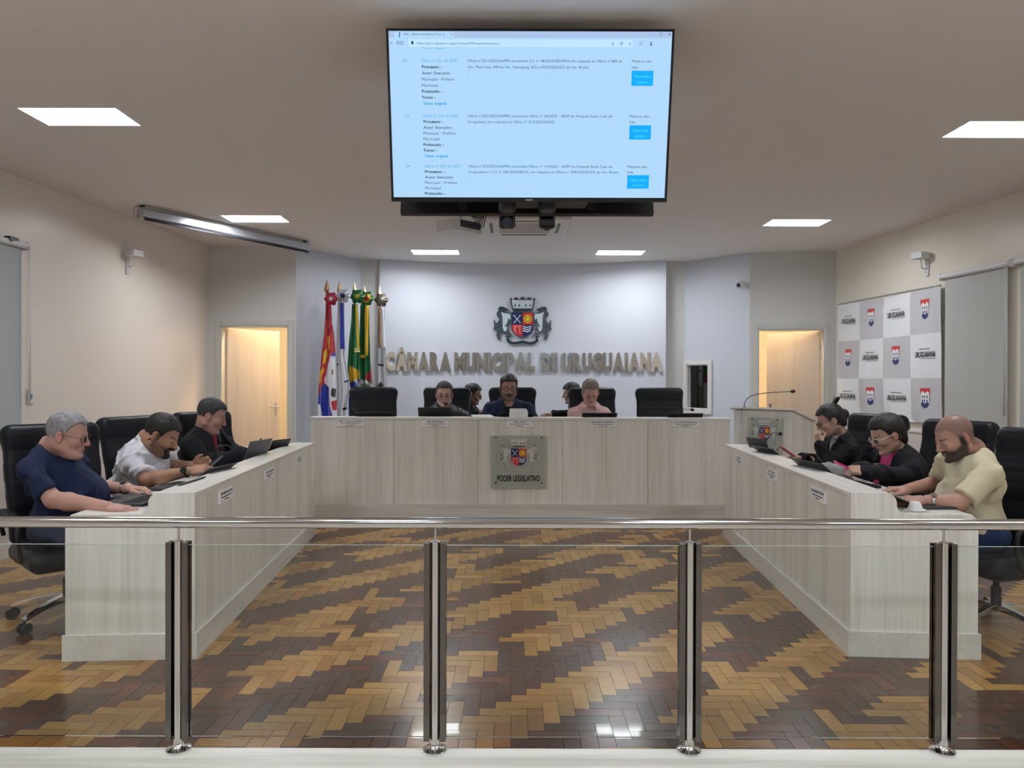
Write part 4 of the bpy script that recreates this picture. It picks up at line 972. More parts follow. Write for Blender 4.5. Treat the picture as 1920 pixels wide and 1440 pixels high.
# ---------------------------------------------------------------- person
def fold_noise(g, amp, seed):
    r = np.random.default_rng(seed); out = 0
    for i in range(5):
        d = nrm(r.normal(size=3)); e = nrm(r.normal(size=3)); f = 22 + 18 * r.random()
        out = out + np.maximum(0, np.sin(f * (g @ d) + 2.2 * np.sin(7 * (g @ e) + i))) ** 3
    return -2.3 * amp * out + amp * 2.0
M_SKIN = mat('skin', rough=0.5, attr='Col', spec=0.4, bump=(300, 0.05))
def person(o):
    "bodies are modelled in world space: pelvis, neck base, head centre and every arm joint are given as points"
    pel, nk, hd = (np.asarray(o[q], float) for q in ('pelvis', 'neck', 'head'))
    fl = o.get('floor', 0.0); ty = o['yaw']; f = V(math.cos(ty), math.sin(ty), 0); s = V(-f[1], f[0], 0)
    up = nrm(nk - pel); fw = nrm(f - up * np.dot(f, up)); sd = np.cross(up, fw); TM = np.column_stack([fw, sd, up])
    L = float(np.linalg.norm(nk - pel)); sc = o.get('scale', 1.0); bw = o.get('bw', .185) * sc; bk = o.get('bulk', 1.0); belly = o.get('belly', 0.0)
    e = thing('person', o['label'], 'person', (pel[0], pel[1], fl), world=True)
    sh = {q: nk - up * o.get('shd', .085) * sc + (sd if q == 'L' else -sd) * bw + fw * o.get('shf', .0) for q in 'LR'}
    arms = {q: o['arm' + q] for q in 'LR' if ('arm' + q) in o}
    skin = o['skin']
    # ---- body
    B = MB()
    hm = rotz(o['hyaw']) @ roty(o.get('hpitch', 0)) @ rotx(o.get('hroll', 0)); hs = o.get('hs', 1.0)
    o['neck_local'] = (hm.T @ (nk + up * .015 - fw * .005 - hd)) / hs
    hv, hf = head_mesh(o); B.add(hv * hs, hf, hm, hd, col=head_colors(hv, o))
    pts = [pel, nk] + [np.asarray(p) for a in arms.values() for p in a[:2]] + list(sh.values())
    lo = np.min(pts, 0) - .16; hi = np.max(pts, 0) + .12
    F = Field(lo, hi, .0085)
    F.cap(pel, nk - up * .08, .085, .09, k=0); F.cap(sh['L'], sh['R'], .03, .03, k=.04); F.cap(nk - up * .06, nk + up * .01, .065 * sc, .052 * sc, k=.03)
    am = o.get('arm_r', 1.0)
    for q, a in arms.items():
        el, wr = np.asarray(a[0], float), np.asarray(a[1], float)
        F.cap(sh[q], el, .036 * am, .041 * am, k=.02); m = el + (wr - el) * .28
        F.cap(el, m, .040 * am, .043 * am, k=.015); F.cap(m, wr, .043 * am, .0265 * min(am, 1.15), k=.015)
    v, fc = F.mesh(); B.add(v, fc, col=np.tile(skin, (len(v), 1)))
    for q, a in arms.items():
        if len(a) > 2 and a[2] is not None:
            hand_at(B, np.asarray(a[1], float) + nrm(a[2]) * .010, a[2], a[3], a[4], 1 if q == 'R' else -1, skin, o.get('hand', 1.0) )
    B.build('body', M_SKIN, e, smooth=True)
    # ---- upper garment
    def torso(F, g=0.0, k=.05):
        F.ell(pel + up * .02, V(.135 * bk + g, .175 * bk + g, .15 + g), TM, k=0)
        F.ell(pel + up * L * .27 + fw * (.02 + belly), V(.125 * bk + g + belly * .6, .165 * bk + g, .19 + g), TM, k=k)
        F.ell(pel + up * L * .64 - fw * .005, V(.115 * bk + g, .172 * bk + g, .185 + g), TM, k=k)
        F.cap(sh['L'] - up * .012 - sd * .015, sh['R'] - up * .012 + sd * .015, .050 * sc + g, .050 * sc + g, k=k)
        for q in 'LR': F.cap(nk - up * .020 - fw * .010, sh[q] + up * .0, .050 * sc + g, .046 * sc + g, k=.03)
    def garment(name, m, g, sleeves, cuts, fold, cols=None, neck=.005, seed=1, hem=None, parent=e):
        F = Field(lo - .04, hi + .05, o.get('gh', .0075)); torso(F, g)
        for q, a in arms.items():
            el, wr = np.asarray(a[0], float), np.asarray(a[1], float)
            if sleeves == 'short':
                t = o.get('sl', .74); en = sh[q] + (el - sh[q]) * (t + .25); d_ = nrm(el - sh[q]); cutp = sh[q] + (el - sh[q]) * t
                G = Field(lo - .04, hi + .05, o.get('gh', .0075)); G.d = np.full(tuple(G.n), .2, np.float32)
                G.cap(sh[q], en, .046 * am + g, .053 * am + g)
                sl, gg = G.sub(G.lo, G.lo + G.h * G.n); G.d[sl] = smax(G.d[sl], ((gg - cutp) @ d_).astype(np.float32), .004)
                F.d = smin(F.d, G.d, .025)
            elif sleeves == 'long':
                F.cap(sh[q], el, .054 * am + g, .050 * am + g, k=.03); F.cap(el, wr - nrm(wr - el) * .005, .052 * am + g, .036 * am + g, k=.02)
        sl, gg = F.sub(F.lo, F.lo + F.h * F.n)
        if fold: F.d = (F.d + fold_noise(gg, fold, seed)).astype(np.float32)
        if fold or True: F.d = smax(F.d, (-((gg - (pel - up * .045)) @ up)).astype(np.float32), .006)
        hb = hd + hm @ (V(-.02, 0, -.04) * hs)
        F.cap(nk - up * .0 + fw * .012, nk + (hb - nk) * .9, o.get('neck_r', .056) * sc + neck, o.get('neck_r', .056) * sc + neck + .01, k=.006, op='cut')
        for c in cuts: c(F)
        v, fc = F.mesh(); mb = MB(); mb.add(v, fc, col=cols(v) if cols else None); return mb.build(name, m, parent, smooth=True)
    o['frame'] = (pel, nk, up, fw, sd, L, sh, e, hm, hd, hs, TM)
    for gspec in o['garments']: garment(**gspec)
    # ---- trousers, shoes
    tm = o.get('trousers')
    if tm:
        ky = o.get('kyaw', ty); kf = V(math.cos(ky), math.sin(ky), 0); ks = V(-kf[1], kf[0], 0)
        kz = fl + .49; F = Field(V(min(pel[0], pel[0] + kf[0] * .75), min(pel[1], pel[1] + kf[1] * .75), fl) - V(.30, .30, 0), V(max(pel[0], pel[0] + kf[0] * .75), max(pel[1], pel[1] + kf[1] * .75), pel[2]) + V(.30, .30, .16), .011)
        F.ell(pel - V(0, 0, .02), V(.15 * bk, .19 * bk, .125), rotz(ky), k=0); S = MB()
        for q in (-1, 1):
            hp = pel + ks * q * .095 - V(0, 0, .02); kn = V(pel[0], pel[1], kz) + kf * .40 + ks * q * .13; an = V(kn[0], kn[1], fl + .09) + kf * o.get('foot', .02)
            F.cap(hp, kn, .092 * bk, .068, k=.04); F.cap(kn, an, .066, .052, k=.02)
            G = Field(an - V(.2, .2, .12), an + V(.2, .2, .1), .007); t0 = V(an[0], an[1], fl + .035); G.cap(t0 - kf * .045, t0 + kf * .15, .036, .034); G.cap(t0 - kf * .03, an + V(0, 0, .02), .040, .038, k=.02)
            sl, gg = G.sub(G.lo, G.lo + G.h * G.n); G.d[sl] = np.maximum(G.d[sl], (fl + .004 - gg[..., 2])); a_, b_ = G.mesh(); S.v = []; S.f = []; S.m = []; S.add(a_, b_); S.build('shoe', M_BLACK, e, smooth=True)
        sl, gg = F.sub(F.lo, F.lo + F.h * F.n); F.d = (F.d + fold_noise(gg, .003, 5)).astype(np.float32)
        v, fc = F.mesh(); MB().add(v, fc).build('trousers', tm, e, smooth=True)
    # ---- hair
    if o.get('hairm'):
        v, fc = hair_mesh(o); MB().add(v * hs, fc, hm, hd).build('hair', o['hairm'], e, smooth=True)
    if o.get('beard'):
        F = Field((.0, -.07, -.15), (.14, .07, -.02), .003); skull(F, 1, o.get('jaw', 1), o.get('fat', 0)); F.ell((.078, 0, -.102), (.022, .022, .018), k=.015)
        sl, g = F.sub(F.lo, F.lo + F.h * F.n); x, y, z = g[..., 0], g[..., 1], g[..., 2]
        st = .0010 * np.sin(300 * y + 60 * z)
        m1 = np.linalg.norm((g - V(.078, 0, -.108)) / V(.040, .034, .030), axis=-1) * .03 - .03
        m2 = np.linalg.norm((g - V(.096, 0, -.050)) / V(.02, .032, .0075), axis=-1) * .008 - .008
        m3 = np.minimum(*[np.linalg.norm((g - V(.082, q * .030, -.070)) / V(.016, .008, .024), axis=-1) * .008 - .008 for q in (-1, 1)])
        lipc = np.linalg.norm((g - V(.095, 0, -.069)) / V(.03, .019, .010), axis=-1) * .01 - .01
        base = F.d - o['beard'] - st; d = smax(base, np.minimum(np.minimum(m1, m3), np.where(m2 < 0, m2, .1)), .002)
        mus = m2 + st
        d = np.minimum(smax(d, -lipc, .002), smax(m2, -(F.d) - .2, .001)); F.d = d.astype(np.float32)
        v, fc = F.mesh(); MB().add(v * hs, fc, hm, hd).build('beard', o['hairm'] or M_BLACKM, e, smooth=True)
    # ---- glasses
    if o.get('glasses'):
        gm, style = o['glasses']
        F_ = MB(); 
        for q in (-1, 1):
            rr = []
            for i in range(20):
                a = 2 * PI * i / 20; ca, sa = math.cos(a), math.sin(a); p_ = 3.2
                rr.append(V(.113 - .10 * abs(.031 + 0) * 0 - .018 * abs(q * .033 + .025 * np.sign(ca) * abs(ca) ** (2 / p_)) / .05, q * .034 + .0245 * np.sign(ca) * abs(ca) ** (2 / p_), -.004 + .0165 * np.sign(sa) * abs(sa) ** (2 / p_)))
            F_.tube(rr, style, n=6, closed=True)
            F_.tube([V(.093, q * .058, .004), V(.075, q * .076, .004), V(-.005, q * (.084 + o.get('fat', 0)), .006), V(-.022, q * (.082 + o.get('fat', 0)), -.012)], style, n=6)
        F_.tube([V(.112, -.010, .0), V(.116, 0, .004), V(.112, .010, .0)], style, n=6)
        F_.v = [a * hs @ hm.T + hd for a in F_.v]; go = F_.build('glasses', gm, e, smooth=True)
        for q in (-1, 1):
            G_ = MB(); G_.cyl(V(.105, q * .034, -.004), V(.1055, q * .034, -.004), .0158, n=16); G_.v = [a * hs @ hm.T + hd for a in G_.v]
            l_ = G_.build('lens', M_LENS); l_.parent = go
    if o.get('eyes'):
        for q in (-1, 1):
            E_ = MB(); E_.ball(V(.0785, q * .031, -.002), (.0125, .0112, .0050), n=0) if False else E_.ball(V(.0800, q * .031, -.002), (.0118, .0105, .0046), nu=14, nv=8)
            E_.v = [a * hs @ hm.T + hd for a in E_.v]; eo = E_.build('eye', M_EYE, e, smooth=True)
            I_ = MB(); I_.ball(V(.0885, q * .031, -.002), (.0045, .0042, .0042), nu=12, nv=8); I_.v = [a * hs @ hm.T + hd for a in I_.v]
            io = I_.build('iris', M_IRIS); io.parent = eo
    return e
M_EYE = mat('eye_white', (0.6, 0.58, 0.55), 0.3); M_IRIS = mat('iris_brown', (0.02, 0.012, 0.008), 0.2)
def v_cut(width, depth, top=.02):
    "open front of a jacket: a wedge down the chest; used after the frame is known"
    def c(F):
        pel, nk, up, fw, sd, L, sh, e, hm, hd, hs, TM = CUR['frame']
        def fn(g):
            p = g - nk; a = p @ up; b = p @ sd; cc = p @ fw
            wdt = width * np.clip(1 + a / depth, 0, 1.2)
            return np.maximum(np.maximum(np.abs(b) - wdt, -(cc - .035)), -(a + depth)) 
        F.put(nk - .5, nk + .5, fn, .006, 'cut', pad=0)
    return c
CUR = {}
def mk(o): CUR.clear(); CUR.update(o); o2 = CUR; return person(o2)
def cloth(name, col, rough=.9, sheen=.0, b=(120, .12), vary=None): return mat(name, col, rough, sheen=sheen, bump=b, vary=vary)
M_HAIRK = mat('hair_black', (0.012, 0.010, 0.010), 0.45, bump=(220, 0.5, (0.25, 1, 0.5)))
M_HAIRG = mat('hair_grey', (0.27, 0.26, 0.28), 0.6, bump=(180, 0.5, (0.4, 1, 0.6)), vary=(40, .35, (1, 1, 1)))
M_HAIRS = mat('hair_salt_black', (0.045, 0.043, 0.045), 0.6, bump=(180, 0.5), vary=(25, .5, (1, 1, 1)))
M_HAIRB = mat('hair_ash_blonde', (0.17, 0.135, 0.10), 0.5, bump=(180, 0.5), vary=(30, .3, (1, 1, 1)))
SK1, SK2, SK3, SK4, SK5 = (.50, .285, .235), (.37, .20, .13), (.33, .185, .13), (.44, .25, .19), (.47, .29, .22)
# ---------------------------------------------------------------- the people
dn = V(0, 0, -1)
def J(px, py, Y): return P(px, py, Y)
# left row ------------------------------------------------------
mk(dict(label='grey-haired man with glasses in a navy T-shirt at the left desk', pelvis=V(-2.70, 4.47, .60), neck=J(97, 843, 4.44), head=J(128, 815, 4.42),
    yaw=math.radians(0), hyaw=math.radians(8), hpitch=math.radians(12), hs=1.07, skin=SK1, bw=.205, bulk=1.04, belly=.075, fat=.006, neck_r=.066, scale=1.06, arm_r=1.18, sl=.80,
    armR=(J(100, 937, 4.18), J(203, 951, 3.99), V(1, -.03, -.10), V(0, -.1, 1), 'type'), armL=(J(150, 915, 4.80), J(240, 915, 4.60), V(1, -.08, -.05), V(0, .1, 1), 'rest'),
    garments=[dict(name='t_shirt', m=cloth('navy_cotton', (.008, .016, .055)), g=.008, sleeves='short', cuts=[], fold=.0045, seed=3)], trousers=cloth('dark_jeans', (.045, .06, .10)),
    hairm=M_HAIRG, ht=.012, hs_=.006, recede=.012, brow=(.2, .18, .17), browk=.4, glasses=(M_DKGREY, .0013), hand=1.05))
E1 = CUR['frame'][7]
mb = MB(); w_ = J(240, 915, 4.60); d_ = nrm(w_ - J(150, 915, 4.80)); 
def watch(E, wr, d, r, m, face, out, fr=.017):
    d = nrm(d); c = np.asarray(wr, float) - d * .025; x = nrm(np.cross(d, (0, 0, 1))); y = np.cross(d, x); mb = MB()
    mb.tube([c + r * (math.cos(2*PI*i/20) * x + math.sin(2*PI*i/20) * y) for i in range(20)], .005, n=6, closed=True); mb.tube([c + d * .007 + r * (math.cos(2*PI*i/20) * x + math.sin(2*PI*i/20) * y) for i in range(20)], .005, n=6, closed=True)
    wo = mb.build('wristwatch', m, E, smooth=True); q = MB(); out = nrm(out - d * np.dot(out, d)); q.cyl(c + out * (r - .002), c + out * (r + .009), fr, n=20); f = q.build('watch_face', face, smooth=True, angle=40); f.parent = wo
watch(E1, w_, d_, .036, M_CHROME, M_DKGREY, V(0, -.5, 1))
mk(dict(label='man with a black goatee in a white polo shirt leaning over his phone', pelvis=V(-2.75, 5.37, .60), neck=J(278, 829, 5.31), head=J(304, 815, 5.27),
    yaw=math.radians(-2), hyaw=math.radians(6), hpitch=math.radians(30), hs=1.13, skin=SK2, bw=.215, bulk=1.20, belly=.05, fat=.008, neck_r=.070, scale=1.06, arm_r=1.18, sl=.78, shf=.05,
    armR=(J(276, 901, 5.00), J(356, 883, 4.98), V(1, .05, .12), V(.1, -.6, .8), 'hold'), armL=(J(322, 877, 5.52), J(366, 873, 5.32), V(1, -.35, .30), V(.2, .7, .3), 'rest'),
    garments=[dict(name='polo_shirt', m=cloth('white_pique', (.62, .63, .68)), g=.009, sleeves='short', cuts=[], fold=.005, seed=11)], trousers=cloth('dark_jeans', (.045, .06, .10)),
    hairm=M_HAIRK, ht=.016, hs_=.007, stubble=.55, beard=.009, hand=1.08))
E2 = CUR['frame'][7]; pel, nk, up, fw, sd, L, sh, e_, hm, hd, hs, TM = CUR['frame']
watch(E2, J(356, 883, 4.98), J(356, 883, 4.98) - J(276, 901, 5.0), .035, M_BLACK, M_BLACK, V(.2, -1, .5), .021)
def collar(fr, m, r, h_, open_=.5, name='collar', flare=.012):
    pel, nk, up, fw, sd, L, sh, E, hm, hd, hs, TM = fr; mb = MB(); vs = []; n = 30; ax = nrm(up + .15 * nrm(hd - nk)); a0 = open_
    c0 = nk + up * .014 + fw * .010
    for i in range(n + 1):
        a = a0 + (2 * PI - 2 * a0) * i / n; dd = math.cos(a) * fw + math.sin(a) * sd
        for rr, zz in ((r + flare, -.012 - .012 * math.cos(a)), (r + flare * .35, h_), (r - .001, h_ - .002), (r - .001, -.012)): vs.append(c0 + dd * rr + ax * zz)
    fs = [(i*4+k, (i+1)*4+k, (i+1)*4+k+1, i*4+k+1) for i in range(n) for k in range(3)]
    mb.add(vs, fs); return mb.build(name, m, E, smooth=True, solid=.003)
collar(CUR['frame'], MATS['white_pique'], .086, .030, .45)
mk(dict(label='dark-haired man in a black jacket, farthest of the left row, holding a phone', pelvis=V(-2.66, 6.33, .60), neck=J(383, 806, 6.27), head=J(397, 779, 6.25),
    yaw=math.radians(-6), hyaw=math.radians(12), hpitch=math.radians(22), hs=1.12, skin=SK4, bw=.205, bulk=1.15, belly=.03, fat=.005, neck_r=.062, scale=1.04, arm_r=1.15,
    armR=(J(392, 868, 6.00), J(460, 853, 6.02), V(1, .05, .05), V(.1, -.5, .8), 'hold'), armL=(J(440, 850, 6.50), J(462, 851, 6.22), V(1, -.2, .05), V(.1, .4, .8), 'hold'),
    garments=[dict(name='shirt', m=cloth('crimson_cloth', (.20, .012, .03)), g=-.004, sleeves='none', cuts=[], fold=0, seed=5, neck=.004),
              dict(name='jacket', m=cloth('black_wool', (.006, .007, .011)), g=.012, sleeves='long', cuts=[v_cut(.055, .26)], fold=.004, seed=6)], trousers=cloth('black_trousers', (.012, .012, .014)),
    hairm=M_HAIRS, ht=.012, hs_=.005, recede=.01, hair=(.04, .04, .04)))
E3 = CUR['frame'][7]; collar(CUR['frame'], MATS['black_wool'], .074, .022, .6)
# right row -----------------------------------------------------
mk(dict(label='man with shaved head and short beard in a cream T-shirt', pelvis=V(2.76, 4.45, .575), neck=J(1822, 847, 4.43), head=J(1789, 820, 4.40),
    yaw=math.radians(176), hyaw=math.radians(183), hpitch=math.radians(24), hs=1.07, skin=SK4, bw=.21, bulk=1.14, belly=.035, fat=.003, neck_r=.063, scale=1.06, arm_r=1.14, sl=.80, shf=.03,
    armL=(J(1795, 946, 4.14), J(1738, 938, 4.16), V(-1, .35, -.05), V(0, -.3, 1), 'rest'), armR=(J(1765, 905, 4.82), J(1700, 917, 4.62), V(-1, .02, -.02), V(0, 0, 1), 'rest'),
    garments=[dict(name='t_shirt', m=cloth('cream_cotton', (.66, .60, .42)), g=.008, sleeves='short', cuts=[], fold=.004, seed=21)], trousers=cloth('blue_jeans', (.018, .035, .10)),
    scalp=.48, stubble=.90, hair=(.012, .010, .009), hand=1.06))
E4 = CUR['frame'][7]; watch(E4, J(1738, 938, 4.16), J(1738, 938, 4.16) - J(1795, 946, 4.14), .036, M_CHROME, M_CHROME, V(0, -.6, 1))
mk(dict(label='woman with white-framed glasses in a black jacket and pink blouse', pelvis=V(2.86, 5.40, .58), neck=J(1683, 845, 5.34), head=J(1661, 814, 5.30),
    yaw=math.radians(183), hyaw=math.radians(186), hpitch=math.radians(26), hs=1.06, skin=SK5, bw=.19, bulk=1.15, belly=.04, fat=.003, neck_r=.056, arm_r=1.1, shf=.03,
    armL=(J(1706, 893, 5.14), J(1622, 884, 5.02), V(-1, .1, .05), V(.1, -.4, .9), 'hold'), armR=(J(1690, 880, 5.60), J(1612, 878, 5.20), V(-1, -.3, .05), V(.1, .4, .9), 'hold'),
    garments=[dict(name='blouse', m=cloth('pink_satin', (.62, .02, .22), .4), g=-.004, sleeves='none', cuts=[], fold=0, seed=5, neck=.004),
              dict(name='jacket', m=cloth('black_jersey', (.006, .006, .009)), g=.012, sleeves='long', cuts=[v_cut(.085, .40)], fold=.004, seed=8)], trousers=cloth('black_trousers', (.012, .012, .014)),
    hairm=M_HAIRK, ht=.018, hs_=.012, recede=.004, hair_prims=[('e', (-.06, 0, .02), (.075, .085, .095), .03), ('e', (.01, 0, .085), (.06, .06, .035), .03), ('e', (-.085, 0, -.06), (.035, .06, .06), .03)],
    lip=(.30, .10, .09), glasses=(mat('clear_white_frame', (.75, .73, .68), .25), .0022), hair=(.03, .02, .02)))
E5 = CUR['frame'][7]
mk(dict(label='woman with a black hair bun resting her chin on her hand', pelvis=V(2.87, 6.38, .58), neck=J(1577, 818, 6.30), head=J(1556, 787, 6.26),
    yaw=math.radians(178), hyaw=math.radians(172), hpitch=math.radians(24), hs=1.03, skin=SK5, bw=.175, bulk=.98, neck_r=.049, arm_r=.98, shf=.02,
    armL=(J(1548, 866, 6.10), J(1538, 833, 6.14), V(-.10, .45, 1), V(-1, -.3, 0), 'fist'), armR=(J(1555, 868, 6.55), J(1502, 858, 6.30), V(-1, -.1, .08), V(0, .2, 1), 'rest'),
    garments=[dict(name='blouse', m=cloth('grey_patterned_cloth', (.30, .30, .27), vary=(60, .6, (1, 1, 1))), g=-.004, sleeves='none', cuts=[], fold=0, seed=5, neck=.0),
              dict(name='cardigan', m=cloth('black_knit', (.006, .006, .009)), g=.010, sleeves='long', cuts=[v_cut(.06, .22)], fold=.003, seed=9)], trousers=cloth('black_trousers', (.012, .012, .014)),
    hairm=M_HAIRK, ht=.012, hs_=.009, hair_prims=[('e', (-.118, 0, .000), (.040, .042, .042), .012), ('e', (-.05, 0, .02), (.065, .078, .085), .03), ('e', (-.085, .0, -.055), (.03, .045, .04), .03), ('c', (-.070, -.01, .095), (-.120, .040, .140), .020, .014, .008), ('c', (-.070, .01, .095), (-.12, -.045, .135), .020, .014, .008)],
    lip=(.32, .10, .09), glasses=(mat('brown_frame', (.06, .03, .02), .3), .0018), hair=(.02, .015, .012), hand=.9))
E6 = CUR['frame'][7]; collar(CUR['frame'], mat('pale_trim', (.42, .42, .36), .8), .066, .018, .4, name='neck_trim')
# head table ----------------------------------------------------
PB = HP
def front_person(px, py, Y, dyaw, lean, **k):
    h = J(px, py, Y); ya = -PI / 2 + dyaw
    f = V(math.cos(ya), math.sin(ya), 0); nkp = h - V(0, 0, .155) - f * .03; pl = V(h[0], Y, PB + .60) - f * (lean + .03)
    el = {}
    s = V(-f[1], f[0], 0); w = k.pop('ew', .30)
    for q, sg in (('L', 1), ('R', -1)):
        e_ = nkp + s * sg * w + f * .08 - V(0, 0, .30); wr = V(h[0], 0, 0) * 0 + h + s * sg * .12 + f * .20; wr[2] = PB + .80
        el['arm' + q] = (e_, wr, f + s * -sg * .5, V(0, 0, 1), 'rest')
    a = dict(pelvis=pl, neck=nkp, head=h, yaw=ya, hyaw=ya + k.pop('hy', 0), floor=PB, hs=1.1, scale=1.05, **el); a.update(k); mk(a); return CUR['frame'][7]
front_person(833, 739, 8.12, .05, .12, label='man with glasses in a black leather jacket at the head table', skin=SK5, hpitch=.12, bw=.185, bulk=1.0, arm_r=1.1, ew=.27,
    garments=[dict(name='t_shirt', m=cloth('black_cotton', (.012, .012, .013)), g=.0, sleeves='none', cuts=[], fold=0, neck=.004), dict(name='leather_jacket', m=mat('black_leather', (.018, .018, .02), .35, bump=(60, .3)), g=.014, sleeves='long', cuts=[v_cut(.05, .2)], fold=.004, seed=14)],
    hairm=M_HAIRS, ht=.012, hs_=.006, glasses=(M_DKGREY, .0014), eyes=True, hair=(.05, .05, .05), browk=.6)
collar(CUR['frame'], MATS['black_leather'], .076, .030, .75)
front_person(954, 727, 8.08, -.03, .18, label='man with dark glasses in a navy blazer in the middle of the head table', skin=SK3, hpitch=.10, hy=.12, hs=1.12, bw=.20, bulk=1.08, arm_r=1.15, ew=.30, stubble=.6,
    garments=[dict(name='shirt', m=cloth('black_cotton', (.012, .012, .013)), g=.0, sleeves='none', cuts=[], fold=0, neck=.004), dict(name='blazer', m=cloth('navy_wool', (.010, .016, .048)), g=.014, sleeves='long', cuts=[v_cut(.05, .28)], fold=.003, seed=15)],
    hairm=M_HAIRK, ht=.018, hs_=.006, glasses=(M_BLACK, .0022), eyes=True, jaw=1.2, fat=.004)
front_person(1107, 735, 8.12, .0, .12, label='woman with ash-blonde hair in a pale pink jacket reading at the head table', skin=SK1, hpitch=.50, hs=1.08, bw=.160, bulk=.92, arm_r=1.0, ew=.24, neck_r=.05,
    garments=[dict(name='blouse', m=cloth('pale_blouse', (.55, .40, .36)), g=.0, sleeves='none', cuts=[], fold=0, neck=.004), dict(name='jacket', m=cloth('pale_pink_wool', (.62, .40, .37)), g=.012, sleeves='long', cuts=[v_cut(.045, .24)], fold=.0035, seed=16)],
    hairm=M_HAIRB, ht=.012, hs_=.008, lip=(.38, .12, .12), glasses=(mat('gold_frame', (.5, .38, .2), .3, 1), .0012), browk=.3, hair_prims=[('e', (-.06, 0, .03), (.06, .075, .08), .03)])
collar(CUR['frame'], MATS['pale_pink_wool'], .072, .022, .5, flare=.042)
# clerks behind
mk(dict(label='young man with black hair and glasses seated behind the leather jacket man, in profile', pelvis=V(-.60, 9.22, PB + .58), neck=J(881, 763, 9.12), head=J(887, 739, 9.08), floor=PB,
    yaw=math.radians(-10), hyaw=math.radians(-8), hpitch=.25, hs=.98, skin=SK3, bw=.17, bulk=.9, neck_r=.05, arm_r=.95,
    armR=(V(-.34, 8.95, 1.03), V(-.08, 8.99, 1.03), V(1, 0, 0), V(0, -.2, 1), 'rest'), armL=(V(-.42, 9.40, 1.04), V(-.14, 9.30, 1.02), V(1, -.1, 0), V(0, 0, 1), 'rest'),
    garments=[dict(name='shirt', m=cloth('dark_navy_cotton', (.012, .016, .03)), g=.007, sleeves='short', cuts=[], fold=.003, seed=17)], trousers=MATS['black_trousers'],
    hairm=M_HAIRK, ht=.018, hs_=.008, glasses=(M_DKGREY, .0013)))
mk(dict(label='woman with long black hair in a black top typing behind the pink jacket woman', pelvis=V(.92, 9.25, PB + .58), neck=J(1078, 761, 9.10), head=J(1071, 737, 9.06), floor=PB,
    yaw=math.radians(188), hyaw=math.radians(180), hpitch=.22, hs=.98, skin=SK5, bw=.165, bulk=.88, neck_r=.047, arm_r=.95,
    armL=(V(.74, 8.96, 1.05), V(.50, 8.99, 1.04), V(-1, .05, 0), V(0, 0, 1), 'type'), armR=(V(.78, 9.40, 1.02), V(.52, 9.25, 1.03), V(-1, -.1, 0), V(0, 0, 1), 'type'),
    garments=[dict(name='top', m=cloth('black_top_cloth', (.010, .010, .012)), g=.008, sleeves='long', cuts=[], fold=.003, seed=18)], trousers=MATS['black_trousers'],
    hairm=M_HAIRK, ht=.018, hs_=.016, cover_ears=True, hair_prims=[('e', (-.06, 0, -.06), (.06, .085, .11), .03), ('e', (-.075, 0, -.13), (.05, .08, .08), .03)]))
